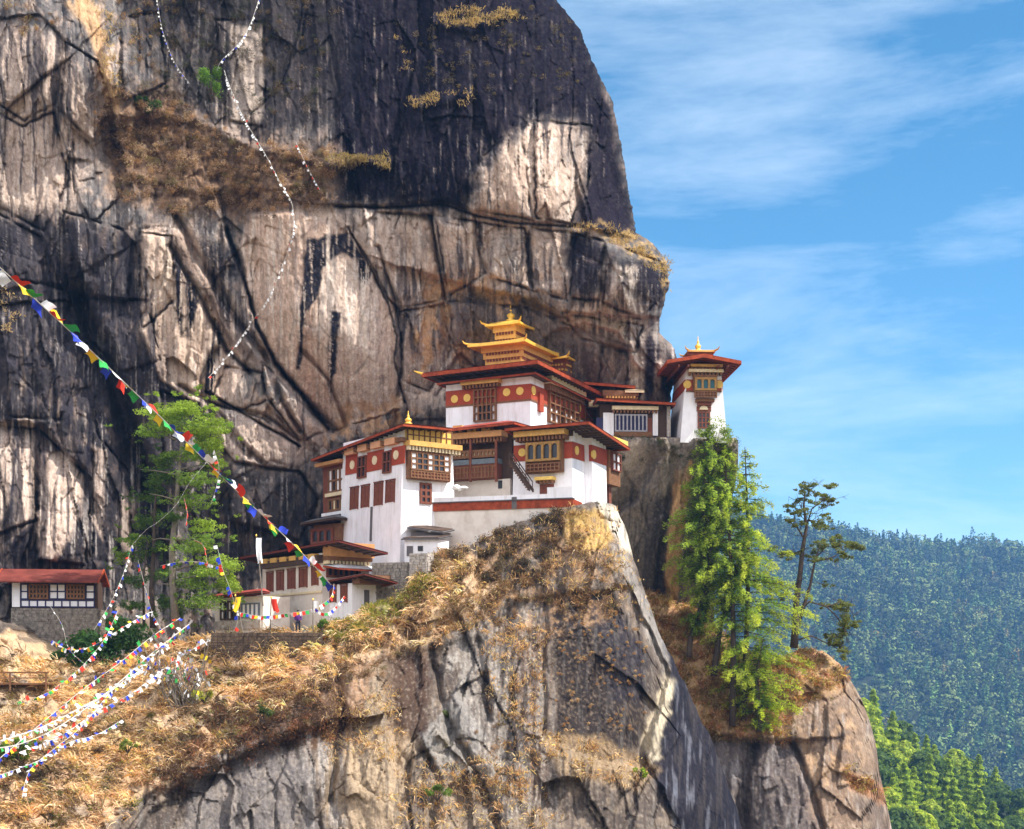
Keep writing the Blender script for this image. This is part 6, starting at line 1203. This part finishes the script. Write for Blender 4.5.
string('red streamer arching over the low bright foliage', pp((194,540,124),(202,544,123.8),(206,554,123.6),(207,568,123.5)), 14, 0.29, 0.03, 'r', cord=.012, skip=.25, twist=.8)
string('white and blue flags hanging from the top of the bright tree', pp((214,450,124.5),(219,468,124),(216,488,124),(211,504,124)), 18, 0.23, 0.24, 'wgwbr', cord=.012, skip=.25, twist=.7)
string('pale flags threaded through the middle of the bright tree', pp((207,462,124),(190,482,123.8),(176,505,124),(158,522,124),(146,530,124.5),(126,552,125)), 32, 0.19, 0.02, 'wbwg', cord=.012, skip=.25, twist=.7)
string('flag line looped across the foot of the bright tree', pp((160,566,123.5),(178,562,123),(200,562,123),(222,568,123)), 22, 0.23, 0.23, 'brwwb', cord=.012, skip=.25, twist=.6)
string('tangle of faded flags draped over the dark bush', pp((150,612,122),(132,622,120),(112,634,119),(92,646,118.5),(70,650,119),(52,640,121)), 60, .28, .3, 'wwbrwgy', twist=1.3, cord=.012)
string('flags strung from the bush top down to the plank platform', pp((118,610,120),(104,640,117.5),(80,668,115.5),(52,690,114),(20,704,112.5)), 60, .28, .3, 'wbrwyg', twist=1.3, cord=.012)
string('white flags heaped along the foot of the terrace slope', pp((210,640,119),(188,652,116.6),(160,672,113.6),(130,694,111),(96,712,108.6),(60,736,105.5),(20,752,101.5)), 110, .28, .34, 'wwwwbwwr', twist=1.6, cord=.015)
# bare thorn bush full of torn scraps, beside the retaining wall
e = empty('thorn_bush', P(182, 706, 114), 'bare twiggy bush snagged full of white flag scraps, below the terrace', 'bush'); mb = MB(); rt = np.random.RandomState(93); tips = []
for i in range(40):
    d = np.array([rt.uniform(-2.6, 2.2), rt.uniform(-1, 1.5), rt.uniform(2.0, 5.2)]); b0 = np.array([rt.uniform(-1.2, 1.2), rt.uniform(0, .8), rt.uniform(-.4, .6)]); mid = b0 + d * .5 + rt.normal(size=3) * .25
    mb.tube([b0, mid, b0 + d], [.05, .03, .012], 4); tips += [mid, b0 + d, b0 + d * .75 + rt.normal(size=3) * .15]
    for k in range(3): q = b0 + d * rt.uniform(.4, .9); t2 = q + rt.normal(size=3) * .6; mb.tube([q, (q + t2) / 2 + rt.normal(size=3) * .06, t2], [.022, .015, .008], 4); tips.append(t2)
mb.build('twigs', M_barkpale, e)
for k in range(96):
    t = tips[rt.randint(len(tips))] + rt.normal(size=3) * .1; f = link('scrap', pool['wwwwwwbryg'[rt.randint(10)]][rt.randint(4)], None, e); f.location = t; f.rotation_euler = (rt.uniform(-.6, .6), rt.uniform(-.6, .6), rt.uniform(0, 6)); s = rt.uniform(.16, .34); f.scale = (s * .8, s, s * 1.3)
# poles
def pole(label, x, y0, y1, Y, col='w', lean=0.0):
    b = P(x, y0, Y); h = P(x, y1, Y).z - b.z; e = empty('flag_pole', b, label, 'flag pole'); MB().tube([(0,0,-.5), (lean*.5, 0, h*.5), (lean, 0, h)], [.06, .05, .03], 7).build('pole', M_barkpale, e)
    f = link('banner', flag_mesh(.45, h * .38, col, rf_), None, e); f.location = (lean, -.02, h * .97); MB().lathe((lean, 0, h), [(.05, -.03), (.08, .05), (.02, .15)], 8).build('knob', M_gold, e)
pole('slender pole with a narrow white banner standing before the lodge shutters', 263, 600, 536, 121.8, 'w', -.55)
pole('short dark pole holding the level flag line on the terrace', 313, 630, 600, 120.6, 'w', 0)
pole('leaning pole with a yellow banner at the outer corner of the terrace', 244, 634, 596, 120.8, 'y', -.7)
pole('pole with a red and orange banner in front of the lean-to', 270, 632, 598, 121, 'r', .1)

# ------------------------------------------------------------------ the walker on the terrace
pb = P(298, 632.0, 121.6); pe = empty('person', pb, 'person in a purple jacket and dark trousers walking on the terrace', 'person')
def skin(name, verts, edges, rad, m, parent, sub=2):
    me = bpy.data.meshes.new(name); me.from_pydata(verts, edges, []); o = link(name, me, m, parent); md = o.modifiers.new('skin', 'SKIN'); o.modifiers.new('sub', 'SUBSURF').levels = sub; o.modifiers['sub'].render_levels = sub
    for v, r in zip(me.skin_vertices[0].data, rad): v.radius = (r, r)
    me.skin_vertices[0].data[0].use_root = True; md.use_smooth_shade = True; return o
M_skin = mat('skin', (.42, .24, .16), .6, .1, 8); M_purple = mat('purple_jacket', (.12, .03, .24), .85, .2, 8); M_trouser = mat('dark_trousers', (.03, .03, .05), .9, .2, 8); M_hair = mat('black_hair', (.012, .01, .01), .6, .2, 8); M_shoe = mat('shoe', (.05, .04, .04), .7, .2, 8)
J = [(0,0,.92),(0,0,1.15),(0,.01,1.38),(0,0,1.50),(0,-.02,1.60),(0,-.02,1.72), (-.19,0,1.38),(-.24,.05,1.12),(-.22,-.10,.90),(-.215,-.14,.82), (.19,0,1.38),(.25,.03,1.12),(.23,-.08,.90),(.225,-.12,.82), (-.09,0,.88),(-.10,-.12,.50),(-.10,-.10,.09),(-.10,-.24,.04), (.09,0,.88),(.10,.06,.50),(.10,.22,.12),(.10,.10,.05)]
Ed = [(0,1),(1,2),(2,3),(3,4),(4,5),(2,6),(6,7),(7,8),(8,9),(2,10),(10,11),(11,12),(12,13),(0,14),(14,15),(15,16),(16,17),(0,18),(18,19),(19,20),(20,21)]
skin('body', J, Ed, [.13,.125,.14,.06,.085,.08,.06,.045,.035,.04,.06,.045,.035,.04,.085,.06,.042,.045,.085,.06,.042,.045], M_skin, pe)
skin('jacket', [(0,0,.86),(0,0,1.15),(0,.01,1.38),(0,0,1.47),(-.20,0,1.39),(-.245,.05,1.12),(-.222,-.09,.92),(.20,0,1.39),(.255,.03,1.12),(.232,-.07,.92)], [(0,1),(1,2),(2,3),(2,4),(4,5),(5,6),(2,7),(7,8),(8,9)], [.185,.165,.17,.08,.09,.07,.058,.09,.07,.058], M_purple, pe)
skin('trousers', [(0,0,.93),(-.095,0,.86),(-.10,-.12,.50),(-.10,-.10,.10),(.095,0,.86),(.10,.06,.50),(.10,.22,.13)], [(0,1),(1,2),(2,3),(0,4),(4,5),(5,6)], [.15,.105,.08,.065,.105,.08,.065], M_trouser, pe)
mb = MB(); bmesh.ops.create_icosphere(mb.bm, subdivisions=3, radius=1, matrix=Matrix.Translation((0, .015, 1.70)) @ Matrix.Diagonal((.105, .115, .10, 1))); mb.build('hair', M_hair, pe, True)
for s in (-1, 1):
    mb = MB(); bmesh.ops.create_icosphere(mb.bm, subdivisions=2, radius=1, matrix=Matrix.Translation((.1 * s, -.19 if s < 0 else .13, .05)) @ Matrix.Diagonal((.055, .14, .055, 1))); mb.build('shoe', M_shoe, pe, True)
mb = MB(); bmesh.ops.create_icosphere(mb.bm, subdivisions=2, radius=1, matrix=Matrix.Translation((0, -.125, 1.63)) @ Matrix.Diagonal((.018, .03, .025, 1))); mb.build('nose', M_skin, pe, True)
